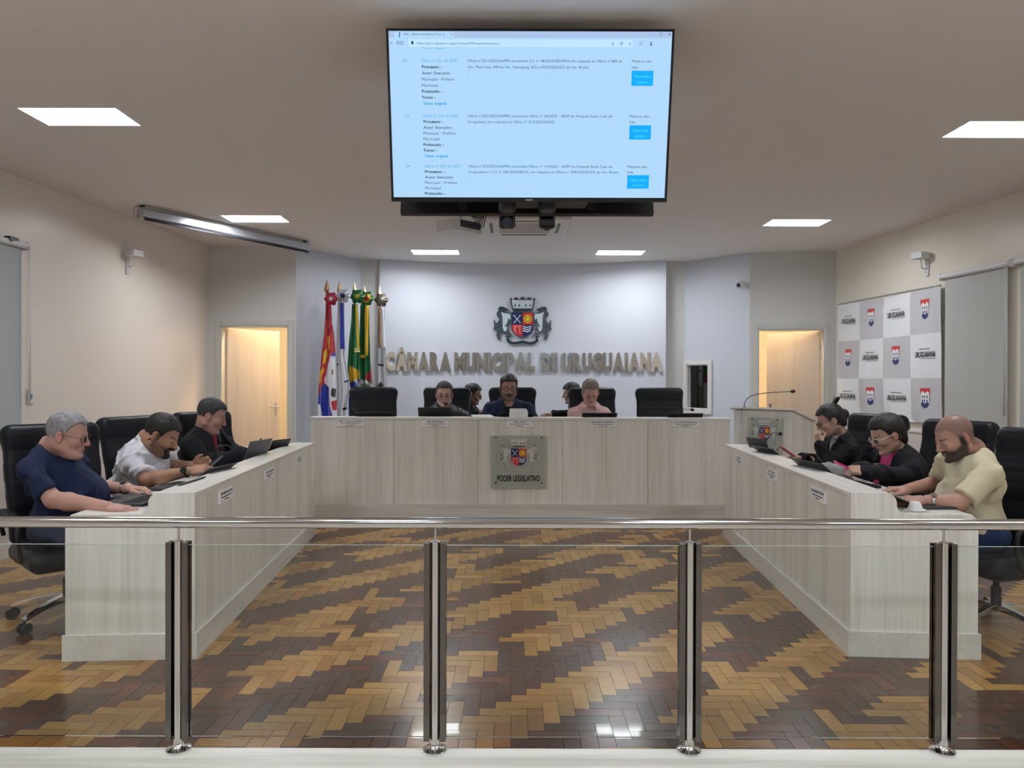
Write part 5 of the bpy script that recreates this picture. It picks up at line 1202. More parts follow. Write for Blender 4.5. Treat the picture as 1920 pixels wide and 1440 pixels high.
# ---------------------------------------------------------------- leather chairs (local: facing +x)
def make_chair(label, loc, rz):
    e = thing('leather_chair', label, 'chair', loc, rz, group='dark high-backed leather swivel chairs')
    F = Field((-.50, -.34, .28), (.34, .34, 1.24), .0085)
    path = [(-.215, .40, .47, .050), (-.250, .52, .50, .050), (-.250, .64, .52, .050), (-.265, .76, .53, .047), (-.290, .88, .54, .045), (-.318, 1.00, .535, .045), (-.335, 1.08, .53, .048)]
    for i, (x, z, wd, th) in enumerate(path):
        nx = path[min(i + 1, len(path) - 1)]; pv = path[max(i - 1, 0)]; a = math.atan2(nx[0] - pv[0], nx[1] - pv[1])
        F.rbox((x, 0, z), (th, wd / 2, .075), .035, roty(a), k=.02 if i else 0)
    F.cap((-.350, -.215, 1.095), (-.350, .215, 1.095), .066, .066, k=.03)
    F.cap((-.390, -.215, 1.065), (-.390, .215, 1.065), .050, .050, k=.02)
    for z, x in ((.735, -.205), (.90, -.238), (.56, -.195)): F.cap((x, -.13, z), (x, .13, z), .0065, .0065, k=.020, op='cut')
    v, f = F.mesh(); MB().add(v, f).build('backrest', M_LEATHER, e, smooth=True)
    F = Field((-.36, -.36, .26), (.36, .36, .56), .0085)
    F.rbox((.02, 0, .405), (.265, .265, .052), .045, k=0); F.rbox((.0, 0, .375), (.25, .24, .04), .035, k=.02); F.cap((.255, -.20, .40), (.255, .20, .40), .048, .048, k=.03)
    F.cap((.02, -.235, .452), (.24, -.235, .452), .02, .02, k=.03); F.cap((.02, .235, .452), (.24, .235, .452), .02, .02, k=.03)
    v, f = F.mesh(); MB().add(v, f).build('seat', M_LEATHER, e, smooth=True)
    for s in (-1, 1):
        pts = [V(-.27, s * .275, .50), V(-.24, s * .30, .60), V(-.10, s * .315, .655), V(.10, s * .315, .655), V(.20, s * .31, .62), V(.20, s * .30, .50), V(.10, s * .27, .40)]
        q = [pts[0]]
        for i in range(len(pts) - 1):
            p0, p1, p2, p3 = pts[max(i - 1, 0)], pts[i], pts[i + 1], pts[min(i + 2, len(pts) - 1)]
            for t in np.linspace(0, 1, 6)[1:]: q.append(.5 * ((2 * p1) + (p2 - p0) * t + (2 * p0 - 5 * p1 + 4 * p2 - p3) * t * t + (-p0 + 3 * p1 - 3 * p2 + p3) * t ** 3))
        mb = MB(); mb.tube(q, .013, n=10); a = mb.build('armrest', M_BLACK, e, smooth=True, angle=50)
        F = Field((-.22, s * .315 - .06, .60), (.22, s * .315 + .06, .72), .007); F.rbox((.0, s * .315, .668), (.14, .032, .014), .012); v, f = F.mesh()
        o = MB().add(v, f).build('arm_pad', M_LEATHER, smooth=True); o.parent = a
        mb = MB(); mb.box((-.15, s * .315 - .034, .648), (.02, s * .315 + .034, .655)); o = mb.build('chrome_strip', M_CHROME); o.parent = a
    mb = MB(); mb.cyl((0, 0, .10), (0, 0, .24), .028, n=20); mb.cyl((0, 0, .24), (0, 0, .33), .018, n=20); mb.box((-.14, -.08, .315), (.12, .08, .335)); mb.build('gas_column', M_DKGREY, e, smooth=True, angle=40)
    for k in range(5):
        a = 2 * PI * k / 5 + .25; d = V(math.cos(a), math.sin(a), 0); s_ = V(-d[1], d[0], 0)
        mb = MB(); q = []
        for t in np.linspace(0, 1, 6): q.append(d * (.02 + .30 * t) + V(0, 0, .125 - .045 * t * t))
        vs = []; 
        for t, p in zip(np.linspace(0, 1, 6), q):
            w_ = .026 - .010 * t; h_ = .020 - .009 * t
            for sx, sz in ((-1, -1), (1, -1), (1, 1), (-1, 1)): vs.append(p + s_ * w_ * sx + V(0, 0, h_ * sz))
        fs = [(i*4+c_, i*4+(c_+1)%4, (i+1)*4+(c_+1)%4, (i+1)*4+c_) for i in range(5) for c_ in range(4)] + [(3, 2, 1, 0), (20, 21, 22, 23)]
        mb.add(vs, fs); lg = mb.build('base_leg', M_CHROME, e, smooth=True, angle=50, bevel=.004)
        c = d * .315; mb = MB()
        for u in (-1, 1): mb.cyl(c + V(0, 0, .032) + s_ * (u * .012), c + V(0, 0, .032) + s_ * (u * .026), .031, n=20)
        mb.cyl(c + V(0, 0, .03), c + V(0, 0, .078), .008, n=10); mb.cyl(c + V(0, 0, .032) - s_ * .012, c + V(0, 0, .032) + s_ * .012, .02, n=16)
        co = mb.build('caster', M_BLACK, smooth=True, angle=40); co.parent = lg
    return e
ch = make_chair('dark leather chair at the left picture edge, under the man in navy T-shirt', (-2.70, 4.54, 0), math.radians(-44))
for (x, y, z, a, lab) in (
    (-2.62, 5.62, 0, -22, 'dark leather chair behind the man in white polo shirt'),
    (-2.465, 6.42, 0, -35, 'dark leather chair of the man in black jacket, farthest on the left row'),
    (2.86, 4.40, 0, 196, 'dark leather chair at the right picture edge, under the man in cream T-shirt'),
    (2.99, 5.36, 0, 205, 'dark leather chair behind the woman with white-framed glasses'),
    (2.88, 6.35, 0, 207, 'dark leather chair behind the woman with the bun, before the banner'),
    ((702 - 960) / 1400 * 8.55, 8.42, HP, -82, 'empty dark leather chair at the left end of the head table, before the flags'),
    ((836 - 960) / 1400 * 8.6, 8.44, HP, -90, 'dark leather chair behind the man in black leather jacket'),
    ((961 - 960) / 1400 * 8.6, 8.44, HP, -90, 'dark leather chair behind the man in navy blazer'),
    ((1113 - 960) / 1400 * 8.6, 8.44, HP, -90, 'dark leather chair behind the woman in pink jacket'),
    ((1240 - 960) / 1400 * 8.6, 8.44, HP, -92, 'empty dark leather chair at the right end of the head table'),
    (-.52, 9.22, HP, -10, 'leather chair under the young clerk in profile behind the head table'),
    (.78, 9.25, HP, 184, 'leather chair under the long-haired woman typing behind the head table')):
    dup(ch, (x, y, z), math.radians(a), lab)
# ---------------------------------------------------------------- clerks' side table
e = thing('side_table', 'narrow white side table behind the head table where the clerks work', 'table', (.2, 9.2, HP), world=True)
mb = MB(); mb.box((-.12, 8.85, .955), (.62, 9.45, .98)); mb.build('table_top', M_WHITE, e, bevel=.003)
for x in (-.09, .57):
    for y in (8.88, 9.40): mb = MB(); mb.box((x, y, HP), (x + .03, y + .03, .955)); mb.build('leg', M_ALU, e)
# ---------------------------------------------------------------- laptops and microphones
def laptop(c, rz, ang, label, w=.34, d=.235, m=None, lidm=None, z=None, cat='laptop'):
    "c = middle of the hinge; the screen side is towards +x of the user's view; ang = opening angle of the lid in degrees"
    m = m or M_DKGREY; lidm = lidm or m
    e = thing(cat, label, cat, tuple(c), rz)
    mb = MB(); mb.box((-d, -w/2, .001), (0, w/2, .016)); b = mb.build('keyboard_base', m, e, bevel=.003)
    mb = MB()
    for i in range(5):
        for j in range(12): mb.box((-.13 + i * .022, -w*.42 + j * w * .07, .016), (-.13 + i * .022 + .017, -w*.42 + j * w*.07 + w*.055, .0175))
    k = mb.build('keys', M_BLACKM); k.parent = b
    a = math.radians(180 - ang); R = np.column_stack([V(math.cos(a), 0, math.sin(a)), V(0, 1, 0), V(-math.sin(a), 0, math.cos(a))])
    mb = MB(); mb.box((0, -w/2, -.004), (d, w/2, .003), R, (0.004, 0, .014)); l = mb.build('lid', lidm, e, bevel=.002)
    mb = MB(); mb.box((.012, -w/2 + .01, .0032), (d - .008, w/2 - .01, .0040), R, (0.004, 0, .014)); q = mb.build('screen', mat('laptop_screen', (.02, .02, .03), .25, emit=(.35, .5, .8), estr=.25)); q.parent = l
    return e
WT = .7475
laptop(V(-2.035, 4.28, WT), math.radians(0), 152, 'dark laptop on the left desk under the hands of the man in navy')
laptop(V(-2.045, 4.83, WT), math.radians(-8), 145, 'dark laptop leaning behind the left desk ledge before the man in white polo')
laptop(V(-2.04, 5.83, WT), math.radians(-10), 112, 'grey laptop with raised lid before the man in black jacket', lidm=mat('laptop_grey', (.07, .07, .075), .4))
laptop(V(-2.085, 6.52, WT), math.radians(-20), 118, 'black tablet on a stand at the far end of the left desk', w=.25, d=.19, m=M_BLACK)
laptop(V(2.23, 4.25, WT), math.radians(184), 158, 'dark laptop lying open under the hands of the man in cream T-shirt')
laptop(V(2.16, 5.05, WT), math.radians(188), 140, 'black laptop before the woman with white-framed glasses', m=M_BLACK, w=.40)
laptop(V(2.21, 6.10, WT), math.radians(192), 140, 'dark laptop beside the woman with the bun', w=.32)
laptop(V(2.215, 6.58, WT), math.radians(200), 112, 'black tablet on a stand at the far end of the right desk', w=.26, d=.20, m=M_BLACK)
ZT = HP + .7505
for x, a, lab, w_ in ((-1.40, 140, 'low black laptop before the empty chair by the flags', .40), (-.80, 121, 'dark laptop with raised lid before the man in leather jacket', .34),
                      (.04, 140, 'low black laptop before the man in navy blazer', .36), (.90, 140, 'low black laptop before the woman in pink jacket', .36), (1.78, 140, 'low black laptop before the empty right chair of the head table', .36)):
    laptop(V(x, HY + .30, ZT), -PI / 2, a, lab, w=w_, m=M_BLACK if a > 110 else M_DKGREY)
def mic(base, head, label, bend=.5, ground=None):
    base, head = np.asarray(base, float), np.asarray(head, float); e = thing('gooseneck_microphone', label, 'microphone', tuple(base), world=True)
    mb = MB(); mb.cyl(base + V(0, 0, .0005), base + V(0, 0, .018), .045, .040, n=24); mb.build('base', M_BLACK, e, smooth=True, angle=40)
    mid = base * (1 - bend) + head * bend; mid[2] = max(base[2], head[2]) * .5 + .5 * (base[2] * .3 + head[2] * .7) + .01
    q = [(1 - t) ** 2 * (base + V(0, 0, .015)) + 2 * t * (1 - t) * (V(mid[0] * .5 + base[0] * .5, mid[1] * .5 + base[1] * .5, head[2] + .03)) + t * t * head for t in np.linspace(0, 1, 14)]
    mb = MB(); mb.tube(q, .0035, n=8); mb.build('gooseneck', M_DKGREY, e, smooth=True)
    d = nrm(head - q[-2]); mb = MB(); mb.ball(head + d * .012, (.016, .016, .024), np.column_stack([nrm(np.cross(d, V(0, 0, 1))), np.cross(d, nrm(np.cross(d, V(0, 0, 1)))), d])); mb.build('foam_head', M_BLACKM, e, smooth=True)
    return e
mic(V(-2.17, 5.92, WT), P(413, 837, 5.72), 'gooseneck microphone between the man in white polo and his neighbour')
mic(V(-2.12, 6.70, WT), P(517, 829, 6.55), 'gooseneck microphone at the far end of the left desk')
mic(V(2.27, 6.75, WT), P(1462, 813, 6.35), 'gooseneck microphone standing before the podium crest')
mic(V(2.42, 5.78, WT), P(1510, 852, 5.72), 'short gooseneck microphone before the woman with the bun')
mic(V(-1.62, 8.06, ZT), P(648, 766, 7.92), 'gooseneck microphone before the empty chair by the flags')
mic(V(-.50, 7.90, ZT), P(838, 757, 7.84), 'gooseneck microphone before the man in leather jacket')
mic(V(-.24, 7.92, ZT), P(953, 741, 7.86), 'gooseneck microphone at the mouth of the man in navy blazer')
mic(V(1.70, 8.06, ZT), P(1296, 768, 7.90), 'gooseneck microphone before the empty right chair of the head table')
# small things on the desks
def slab(name, c, R, sz, m, label, cat, bev=.003, parts=None):
    e = thing(name, label, cat, tuple(c), world=True); mb = MB(); mb.box(-np.array(sz) / 2, np.array(sz) / 2, R, c); mb.build('body_shell', m, e, bevel=bev)
    mb = MB(); mb.box((-sz[0]/2 + .004, -sz[1]/2 + .003, sz[2]/2 - .0002), (sz[0]/2 - .004, sz[1]/2 - .003, sz[2]/2 + .0008), R, c); mb.build('screen', mat('phone_glass', (.01, .01, .015), .1), e); return e
def frame_of(x, z): x = nrm(x); z = nrm(np.asarray(z, float) - x * np.dot(z, x)); return np.column_stack([x, np.cross(z, x), z])
slab('phone', P(400, 868, 5.10), frame_of(V(.6, .25, .55), V(-.65, 0, .7)), (.155, .075, .009), M_DKGREY, 'dark phone in the hands of the man in white polo', 'phone')
slab('phone', P(482, 838, 6.02), frame_of(V(.35, .15, .8), V(-.8, -.2, .35)), (.155, .075, .009), M_BLACK, 'black phone in the hands of the man in black jacket', 'phone')
slab('phone', P(1588, 876, 5.08), frame_of(V(-.85, .15, .42), V(.4, -.1, .8)), (.17, .082, .013), mat('pink_case', (.75, .02, .20), .35), 'bright pink phone held by the woman with white-framed glasses', 'phone')
slab('phone', P(1478, 848, 6.28), frame_of(V(-.8, .0, .55), V(.5, 0, .8)), (.16, .08, .010), mat('red_case', (.35, .02, .03), .4), 'red phone in the hand of the woman with the bun', 'phone')
e = thing('cup', 'small white cup upside down at the near end of the right desk', 'cup', tuple(PZ(1716, 957, WT)), 0)
mb = MB(); mb.lathe([(0.0, .045), (.020, .045), (.026, .040), (.036, .012), (.038, .0005), (.0, .0005)][::-1], (0, 0, .004)); mb.build('bowl', M_PAPER, e, smooth=True, angle=50)
mb = MB(); mb.lathe([(0, .0), (.05, .0), (.055, .006), (.048, .006), (0, .004)], (0, 0, 0.0005)); mb.build('saucer', M_PAPER, e, smooth=True, angle=50)
c = PZ(1696, 957, WT); e = thing('key_ring', 'metal key ring beside the white cup on the right desk', 'keys', tuple(c), world=True)
mb = MB(); mb.tube([c + V(.016 * math.cos(t), .016 * math.sin(t), .004) for t in np.linspace(0, 2 * PI, 17)[:-1]], .002, n=6, closed=True); mb.build('ring', M_CHROME, e, smooth=True)
for k in range(3):
    mb = MB(); a = rotz(.6 * k); mb.box((.01, -.006, .003 * k + .001), (.045, .006, .003 * k + .0035), a, c); mb.build('key', M_ALU, e)
c = P(1563, 880, 5.55); c[2] = WT + .045
F = Field(c - .16, c + .16, .006); F.rbox(c, (.06, .12, .042), .035, rotz(.1)); F.cap(c + V(0, -.08, .035), c + V(0, .08, .035), .012, .012, k=.02); v, f = F.mesh()
e = thing('pouch', 'grey cloth pouch behind the right desk ledge, by the pink phone', 'bag', tuple(c - V(0, 0, .042)), world=True); MB().add(v, f).build('pouch_body', mat('grey_cloth', (.30, .30, .29), .8), e, smooth=True)
mb = MB(); mb.tube([c + V(-.01, -.10, .04), c + V(-.012, 0, .052), c + V(-.01, .10, .04)], .003, n=6); mb.build('zip', M_DKGREY, e, smooth=True)
c = PZ(437, 842, WT + .09); e = thing('paper_tray', 'white paper tray at the far end of the left desk behind the grey laptop', 'tray', (c[0], 6.74, WT + .001), world=True)
mb = MB(); x, y, z = c[0], 6.74, WT + .001; mb.box((x - .15, y - .11, z), (x + .15, y + .11, z + .005))
for lo, hi in (((-.15, -.11, 0), (-.145, .11, .08)), ((.145, -.11, 0), (.15, .11, .08)), ((-.15, -.11, 0), (.15, -.105, .08)), ((-.15, .105, 0), (.15, .11, .08))): mb.box(V(x, y, z) + lo, V(x, y, z) + hi)
mb.build('tray', M_WHITE, e); mb = MB(); mb.box((x - .14, y - .10, z + .006), (x + .14, y + .10, z + .085)); mb.build('paper_stack', M_PAPER, e)
e = thing('document', 'sheets of white paper lying beside the man in navy blazer', 'papers', (-.30, 7.63, HZ), 0)
for k in range(3): mb = MB(); mb.box((-.105, -.06, .001 + .004 * k), (.105, .10, .002 + .004 * k), rotz(.15 * k) @ rotx(.10)); mb.build('sheet', M_PAPER, e)
c = P(972, 771, 7.80); e = thing('tent_card', 'white folded card standing on the head table before the man in navy blazer', 'card', (c[0], 7.62, HZ), 0)
mb = MB(); mb.prism([(-.095, 0), (.095, 0), (.095, .055), (.078, .088), (-.090, .088)], .012, np.array([[1, 0, 0], [0, 0, -1], [0, 1, 0.0]]), (0, .0, .0005)); mb.build('card_body', M_PAPER, e, bevel=.003)
mb = MB(); put_text(mb, 'U', h=.010, R=np.array([[1, 0, 0], [0, 0, -1], [0, 1, 0.0]]), T=(-.003, -.0128, .048)); mb.build('lettering', M_GREY, e)
# ---------------------------------------------------------------- podium
n_ = nrm(V(-1, -1, 0)); al = nrm(V(1, -1, 0)); PLc = V(2.56, 8.60, 0); Wp, Dp = .69, .56
R = np.column_stack([al, -n_, V(0, 0, 1)])      # x along the front, y back, z up
e = thing('podium', 'pale laminate speaking podium with the town crest, right of the head table', 'podium', tuple(PLc + al * Wp / 2), world=True)
zt_ = lambda y: 1.122 - .135 * y / Dp
mb = MB(); mb.box((.10, 0, 0), (Wp, .02, 1.115), R, PLc); mb.build('front_panel', M_DESK, e)
mb = MB(); mb.box((0, -.004, 0), (.097, .30, 1.105), R, PLc); mb.build('corner_column', M_DESK, e, bevel=.002)
for x in (Wp - .001, .08):
    mb = MB(); mb.prism([(0.021, 0), (Dp, 0), (Dp, zt_(Dp)), (.021, zt_(.02))], .022, R @ np.array([[0, 0, 1], [1, 0, 0], [0, 1, 0.0]]), PLc + al * x - al * .022); mb.build('side_panel', M_DESK, e)
mb = MB(); mb.prism([(-.03, zt_(-.03) + .002), (Dp + .02, zt_(Dp + .02) + .002), (Dp + .02, zt_(Dp + .02) + .024), (-.03, zt_(-.03) + .024)], Wp + .08, R @ np.array([[0, 0, 1], [1, 0, 0], [0, 1, 0.0]]), PLc - al * .05); mb.build('sloped_top', M_DESKT, e, bevel=.002)
mb = MB(); mb.box((.0, .02, .3), (Wp - .02, Dp - .03, .32), R, PLc); mb.build('shelf', M_DESK, e)
PODR, PODO = R, PLc
b0 = PLc + R @ V(.10, .05, zt_(.05) + .027); hd_ = P(1484, 734, 8.25)
e = thing('gooseneck_microphone', 'long gooseneck microphone arching over the podium', 'microphone', tuple(b0), world=True)
mb = MB(); mb.cyl(b0, b0 + V(0, 0, .02), .018, n=16); mb.build('base', M_BLACK, e, smooth=True, angle=40)
k1, k2 = P(1394, 738, 8.50), P(1420, 737, 8.45); k1[2] = P(1396, 738, 8.5)[2]
q = [(1 - t) ** 3 * b0 + 3 * t * (1 - t) ** 2 * k1 + 3 * t * t * (1 - t) * k2 + t ** 3 * hd_ for t in np.linspace(0, 1, 22)]
mb = MB(); mb.tube(q, .0045, n=8); mb.build('gooseneck', M_DKGREY, e, smooth=True)
d = nrm(q[-1] - q[-2]); mb = MB(); mb.ball(hd_ + d * .015, (.020, .020, .028), np.column_stack([nrm(np.cross(d, V(0, 0, 1))), np.cross(d, nrm(np.cross(d, V(0, 0, 1)))), d])); mb.build('foam_head', M_BLACKM, e, smooth=True)
# ---------------------------------------------------------------- the town crest: 1 unit = 1/4.5 of the shield's width
LION = [(360,400),(400,372),(450,370),(505,392),(575,425),(540,455),(515,480),(600,505),(622,545),(612,600),(625,720),(605,740),(575,650),(560,700),(505,775),(560,765),(548,840),(515,880),(600,885),(615,925),(560,940),(480,905),(455,855),(395,925),(418,1005),(400,1040),(355,1022),(328,940),(352,875),(325,845),(265,832),(285,775),(275,640),(292,640),(312,700),(360,690),(385,620),(330,545),(335,490),(372,450)]
LBODY = [(420,470),(470,500),(600,520),(610,570),(600,640),(560,600),(545,690),(490,770),(545,780),(535,830),(500,870),(480,860),(455,800),(450,600)]
LMANE = [(372,420),(410,385),(470,385),(520,410),(520,440),(470,470),(430,440),(400,470)]
def U(p, mirror=False): x, y = (p[0] - 850) / 100, (700 - p[1]) / 100; return (-x if mirror else x, y)
M_NAVY = mat('crest_navy_enamel', (.015, .02, .10), .35); M_RED = mat('crest_red_enamel', (.55, .03, .03), .35); M_YEL = mat('crest_yellow_enamel', (.75, .55, .03), .35)
M_CWHITE = mat('crest_white_enamel', (.80, .84, .86), .3)
def crest(parent, R, T, s, metal, inner, dark, th=.010):
    def part(nm, m, polys, z0, t, bev=0):
        mb = MB()
        for p in polys: mb.prism([(x * s, y * s) for x, y in p], t, R, T, z0)
        return mb.build(nm, m, parent)
    def rect(x0, y0, x1, y1): return [(x0, y0), (x1, y0), (x1, y1), (x0, y1)]
    def shield(k, top=2.15):
        r = [(-2.2 * k, top), (-2.2 * k, -.9)] + [(-2.2 * k * math.cos(a), -.9 - 1.85 * k * math.sin(a)) for a in np.linspace(0.1, PI - .1, 22)] + [(2.2 * k, -.9), (2.2 * k, top)]; return r
    part('shield', metal, [shield(1.04, 2.25)], 0, th)
    arc = lambda a0, a1, k=.95: [(-2.2 * k * math.cos(a), -.9 - 1.85 * k * math.sin(a)) for a in np.linspace(a0, a1, 12)]
    part('quarter', M_NAVY, [rect(-2.08, -.28, -.03, 2.05)], th, .002); part('quarter', M_RED, [rect(.03, -.28, 2.08, 2.05)], th, .002)
    part('quarter', M_RED, [[(-.03, -.34), (-2.08, -.34), (-2.08, -.9)] + arc(.05, PI / 2) + [(-.03, -.9)]], th, .002)
    part('quarter', M_NAVY, [[(.03, -.34), (.03, -.9)] + arc(PI / 2, PI - .05) + [(2.08, -.9), (2.08, -.34)]], th, .002)
    def bar(x0, y0, x1, y1, w): d = nrm(V(x1 - x0, y1 - y0)) ; n = V(-d[1], d[0]) * w / 2; return [(x0 + n[0], y0 + n[1]), (x1 + n[0], y1 + n[1]), (x1 - n[0], y1 - n[1]), (x0 - n[0], y0 - n[1])][::-1]
    part('arrows', M_CWHITE, [bar(-1.75, 0.0, -.45, 1.5, .13), bar(-.40, 0.0, -1.70, 1.5, .13), [(-.55, 1.25), (-.2, 1.65), (-.75, 1.5)], [(-1.6, 1.25), (-1.4, 1.5), (-1.95, 1.65)]], th + .002, .0015)
    ring = lambda cx, cy, r, n=22: [(cx + r * math.cos(2 * PI * i / n), cy + r * math.sin(2 * PI * i / n)) for i in range(n)]
    part('gear', M_YEL, [ring(1.02, .80, .80)], th + .002, .001); part('gear', mat('crest_green_enamel', (.10, .12, .02), .4), [ring(1.02, .80, .58)], th + .003, .001); part('gear', M_YEL, [ring(1.02, .80, .42), [(.85, 1.3), (1.2, 1.3), (1.02, 1.85)]], th + .0040, .001)
    hs_ = [(-1.75, -.55), (-.30, -.55), (-.30, -.75), (-.42, -.8), (-.5, -1.7), (-.3, -1.95), (-.6, -2.1), (-.72, -1.6), (-.62, -.8), (-1.42, -.8), (-1.35, -1.6), (-1.2, -1.95), (-1.5, -2.0), (-1.62, -1.6)]
    part('horseshoe', mat('crest_pink', (.70, .25, .25), .4), [hs_], th + .002, .001)
    wv = []
    for k in range(3):
        y = -.72 - .42 * k; up = [(x, y + .10 * math.sin(x * 5)) for x in np.linspace(.08, 1.85 - .12 * k, 12)]; wv.append(up + [(x, yy - .19) for x, yy in up[::-1]])
    part('waves', M_CWHITE, [w_[::-1] for w_ in wv], th + .002, .001)
    # mural crown
    cr = [(-2.05, 2.45), (2.05, 2.45), (2.1, 2.75), (2.3, 3.6), (2.55, 5.0), (2.1, 4.9), (2.05, 4.6), (1.7, 4.6), (1.65, 5.1), (1.0, 5.15), (.95, 4.75), (.45, 4.75), (.4, 5.2), (-.4, 5.2), (-.45, 4.75), (-.95, 4.75), (-1.0, 5.15), (-1.65, 5.1), (-1.7, 4.6), (-2.05, 4.6), (-2.1, 4.9), (-2.55, 5.0), (-2.3, 3.6), (-2.1, 2.75)]
    part('crown', metal, [cr], 0, th * 1.1); crl = [(x * .88, 2.95 + (y - 2.95) * .9) if y > 2.8 else (x * .86, 2.95) for x, y in cr if y > 2.5]
    part('crown_wall', inner, [[(-1.85, 2.95), (1.85, 2.95), (2.0, 3.6), (2.2, 4.6), (-2.2, 4.6), (-2.0, 3.6)]], th * 1.1, .001)
    part('crown_gate', dark, [rect(x - .13, 3.25, x + .13, 3.75) for x in (-1.5, -.65, .65, 1.5)] + [[(-1.75, 2.5), (1.75, 2.5), (1.4, 2.75), (-1.4, 2.75)]], th * 1.1 + .001, .001)
    for mir in (False, True):
        f = lambda P_: (lambda r: r[::-1] if mir else r)([U(p, mir) for p in P_])
        part('lion', metal, [f(LION)], 0, th * .9); part('lion_body', inner, [f(LBODY)], th * .9, .0015); [part('lion_mane', dark, [q_], th * .9, .0018) for q_ in (f([(372, 420), (395, 395), (440, 385), (440, 400), (405, 415), (395, 450)]), f([(455, 410), (480, 405), (490, 425), (465, 430)]), f([(350, 700), (395, 640), (410, 655), (360, 725)]), f([(335, 790), (440, 720), (445, 740), (350, 810)]))]
    ctr = [(-3.45, -2.75), (-2.75, -2.65), (-3.0, -3.4), (-2.3, -3.95), (-1.3, -4.0), (0, -3.75), (1.3, -4.0), (2.3, -3.95), (3.0, -3.4), (2.75, -2.65), (3.45, -2.75)]
    pts = [V(a, b) for a, b in ctr]; up_, dn_ = [], []
    for i in range(len(pts)):
        d = nrm(pts[min(i + 1, len(pts) - 1)] - pts[max(i - 1, 0)]); nn = V(-d[1], d[0]); w_ = .26 if 0 < i < len(pts) - 1 else .10; up_.append(tuple(pts[i] + nn * w_)); dn_.append(tuple(pts[i] - nn * w_))
    part('ribbon', dark if th > .01 else metal, [dn_ + up_[::-1]], 0, th * .7)
# wall crest
wy = curve_y(.15); cw_ = P(979.7, 605.6, wy - .05)
RW = np.array([[1, 0, 0], [0, 0, -1], [0, 1, 0.0]])
e = thing('coat_of_arms', 'large mirrored coat of arms with two lions on the curved wall', 'coat of arms', (cw_[0], wy - .045, cw_[2]), world=True)
crest(e, RW, V(cw_[0], wy - .022, cw_[2]), 9.37 / 1400 * (wy - .05), mat('crest_outline_steel', (.16, .165, .17), .2, 1.0), mat('crest_bright_steel', (.86, .93, .95), .22, .6), mat('crest_dark_steel', (.08, .085, .09), .15, 1.0), .022)
# lettering on the curved wall
e = thing('wall_lettering', 'mirrored steel letters reading the chamber name across the curved wall', 'lettering', (0.15, curve_y(.15) - .05, 1.58), world=True)
for wd, a, b in (('CÂMARA', 722, 845), ('MUNICIPAL', 851, 1003), ('DE', 1015, 1046), ('URUGUAIANA', 1055, 1243)):
    ws = []
    for chh_ in wd: v, f = text_geo(chh_, .075, 1.0); ws.append((v[:, 0].max() - v[:, 0].min()))
    tot = sum(ws) + .035 * (len(ws) - 1); x = 0
    for chh_, w_ in zip(wd, ws):
        pc = a + (b - a) * (x + w_ / 2) / tot; x += w_ + .035; X = (pc - 960) / 1400 * 10.5
        for _ in range(4): X = (pc - 960) / 1400 * (curve_y(X) - .03)
        yy = curve_y(X); dx = -(X - cxm) / math.sqrt(CRAD ** 2 - (X - cxm) ** 2); t = nrm(V(1, dx, 0)); R = np.column_stack([t, V(0, 0, 1), V(t[1], -t[0], 0)])
        px_w = (b - a) * w_ / tot; W_ = px_w / 1400 * yy; mb = MB()
        vs_, fs_ = text_geo(chh_, .075, 1.0); vs_ = vs_.copy(); vs_[:, 0] = (vs_[:, 0] - (vs_[:, 0].max() + vs_[:, 0].min()) / 2) * (W_ / w_); vs_[:, 1] = (vs_[:, 1] + .07) * .278 / .87; vs_[:, 2] = vs_[:, 2] * .016 + .016
        base = P(960, 696, yy)[2]; mb.add(vs_, fs_, R, V(X, yy - .004, base) + R[:, 2] * .0); mb.build('letter', M_SIGN, e)
# glass crest panel on the head table front
def glass_sign(name, R, T, w_, h_, s, cy, label, text=True):
    e = thing(name, label, 'sign', tuple(T), world=True)
    mb = MB(); mb.box((-w_/2, -h_/2, .018), (w_/2, h_/2, .026), R, T); mb.build('glass_plate', mat('frosted_green_glass', (.56, .60, .53), .18, alpha=.65), e, bevel=.001)
    for x in (-w_/2 + .05, w_/2 - .05):
        for y in (-h_/2 + .055, h_/2 - .01 - .01):
            mb = MB(); mb.cyl(T + R @ V(x, y, 0), T + R @ V(x, y, .032), .009, n=16); mb.build('standoff', M_DKGREY, e, smooth=True, angle=40)
    crest(e, R, T + R @ V(0, cy, .0262), s, mat('crest_silver', (.42, .43, .40), .45, .3), mat('crest_pale', (.60, .60, .56), .5), mat('crest_black', (.03, .03, .03), .5), .002)
    if text:
        mb = MB(); put_text(mb, 'PODER LEGISLATIVO', w=.43, h=.058, R=R, T=T + R @ V(0, -.192, .0272), bold=.035, align='c'); mb.build('lettering', M_INK, e)
c = P(972.5, 866, HY - .02); glass_sign('crest_sign', RW, V(c[0], HY, c[2]), .56, .53, .0365, .060, 'glass panel with crest and PODER LEGISLATIVO on the head table front')
glass_sign('crest_sign', np.column_stack([al, V(0, 0, 1), n_]), PLc + R * 0 @ V(0, 0, 0) + PODR @ V(.385, -.0005, .84) if False else PLc + PODR @ V(.385, -.0005, .84), .40, .40, .030, .03, 'small glass crest panel on the podium front', text=False)
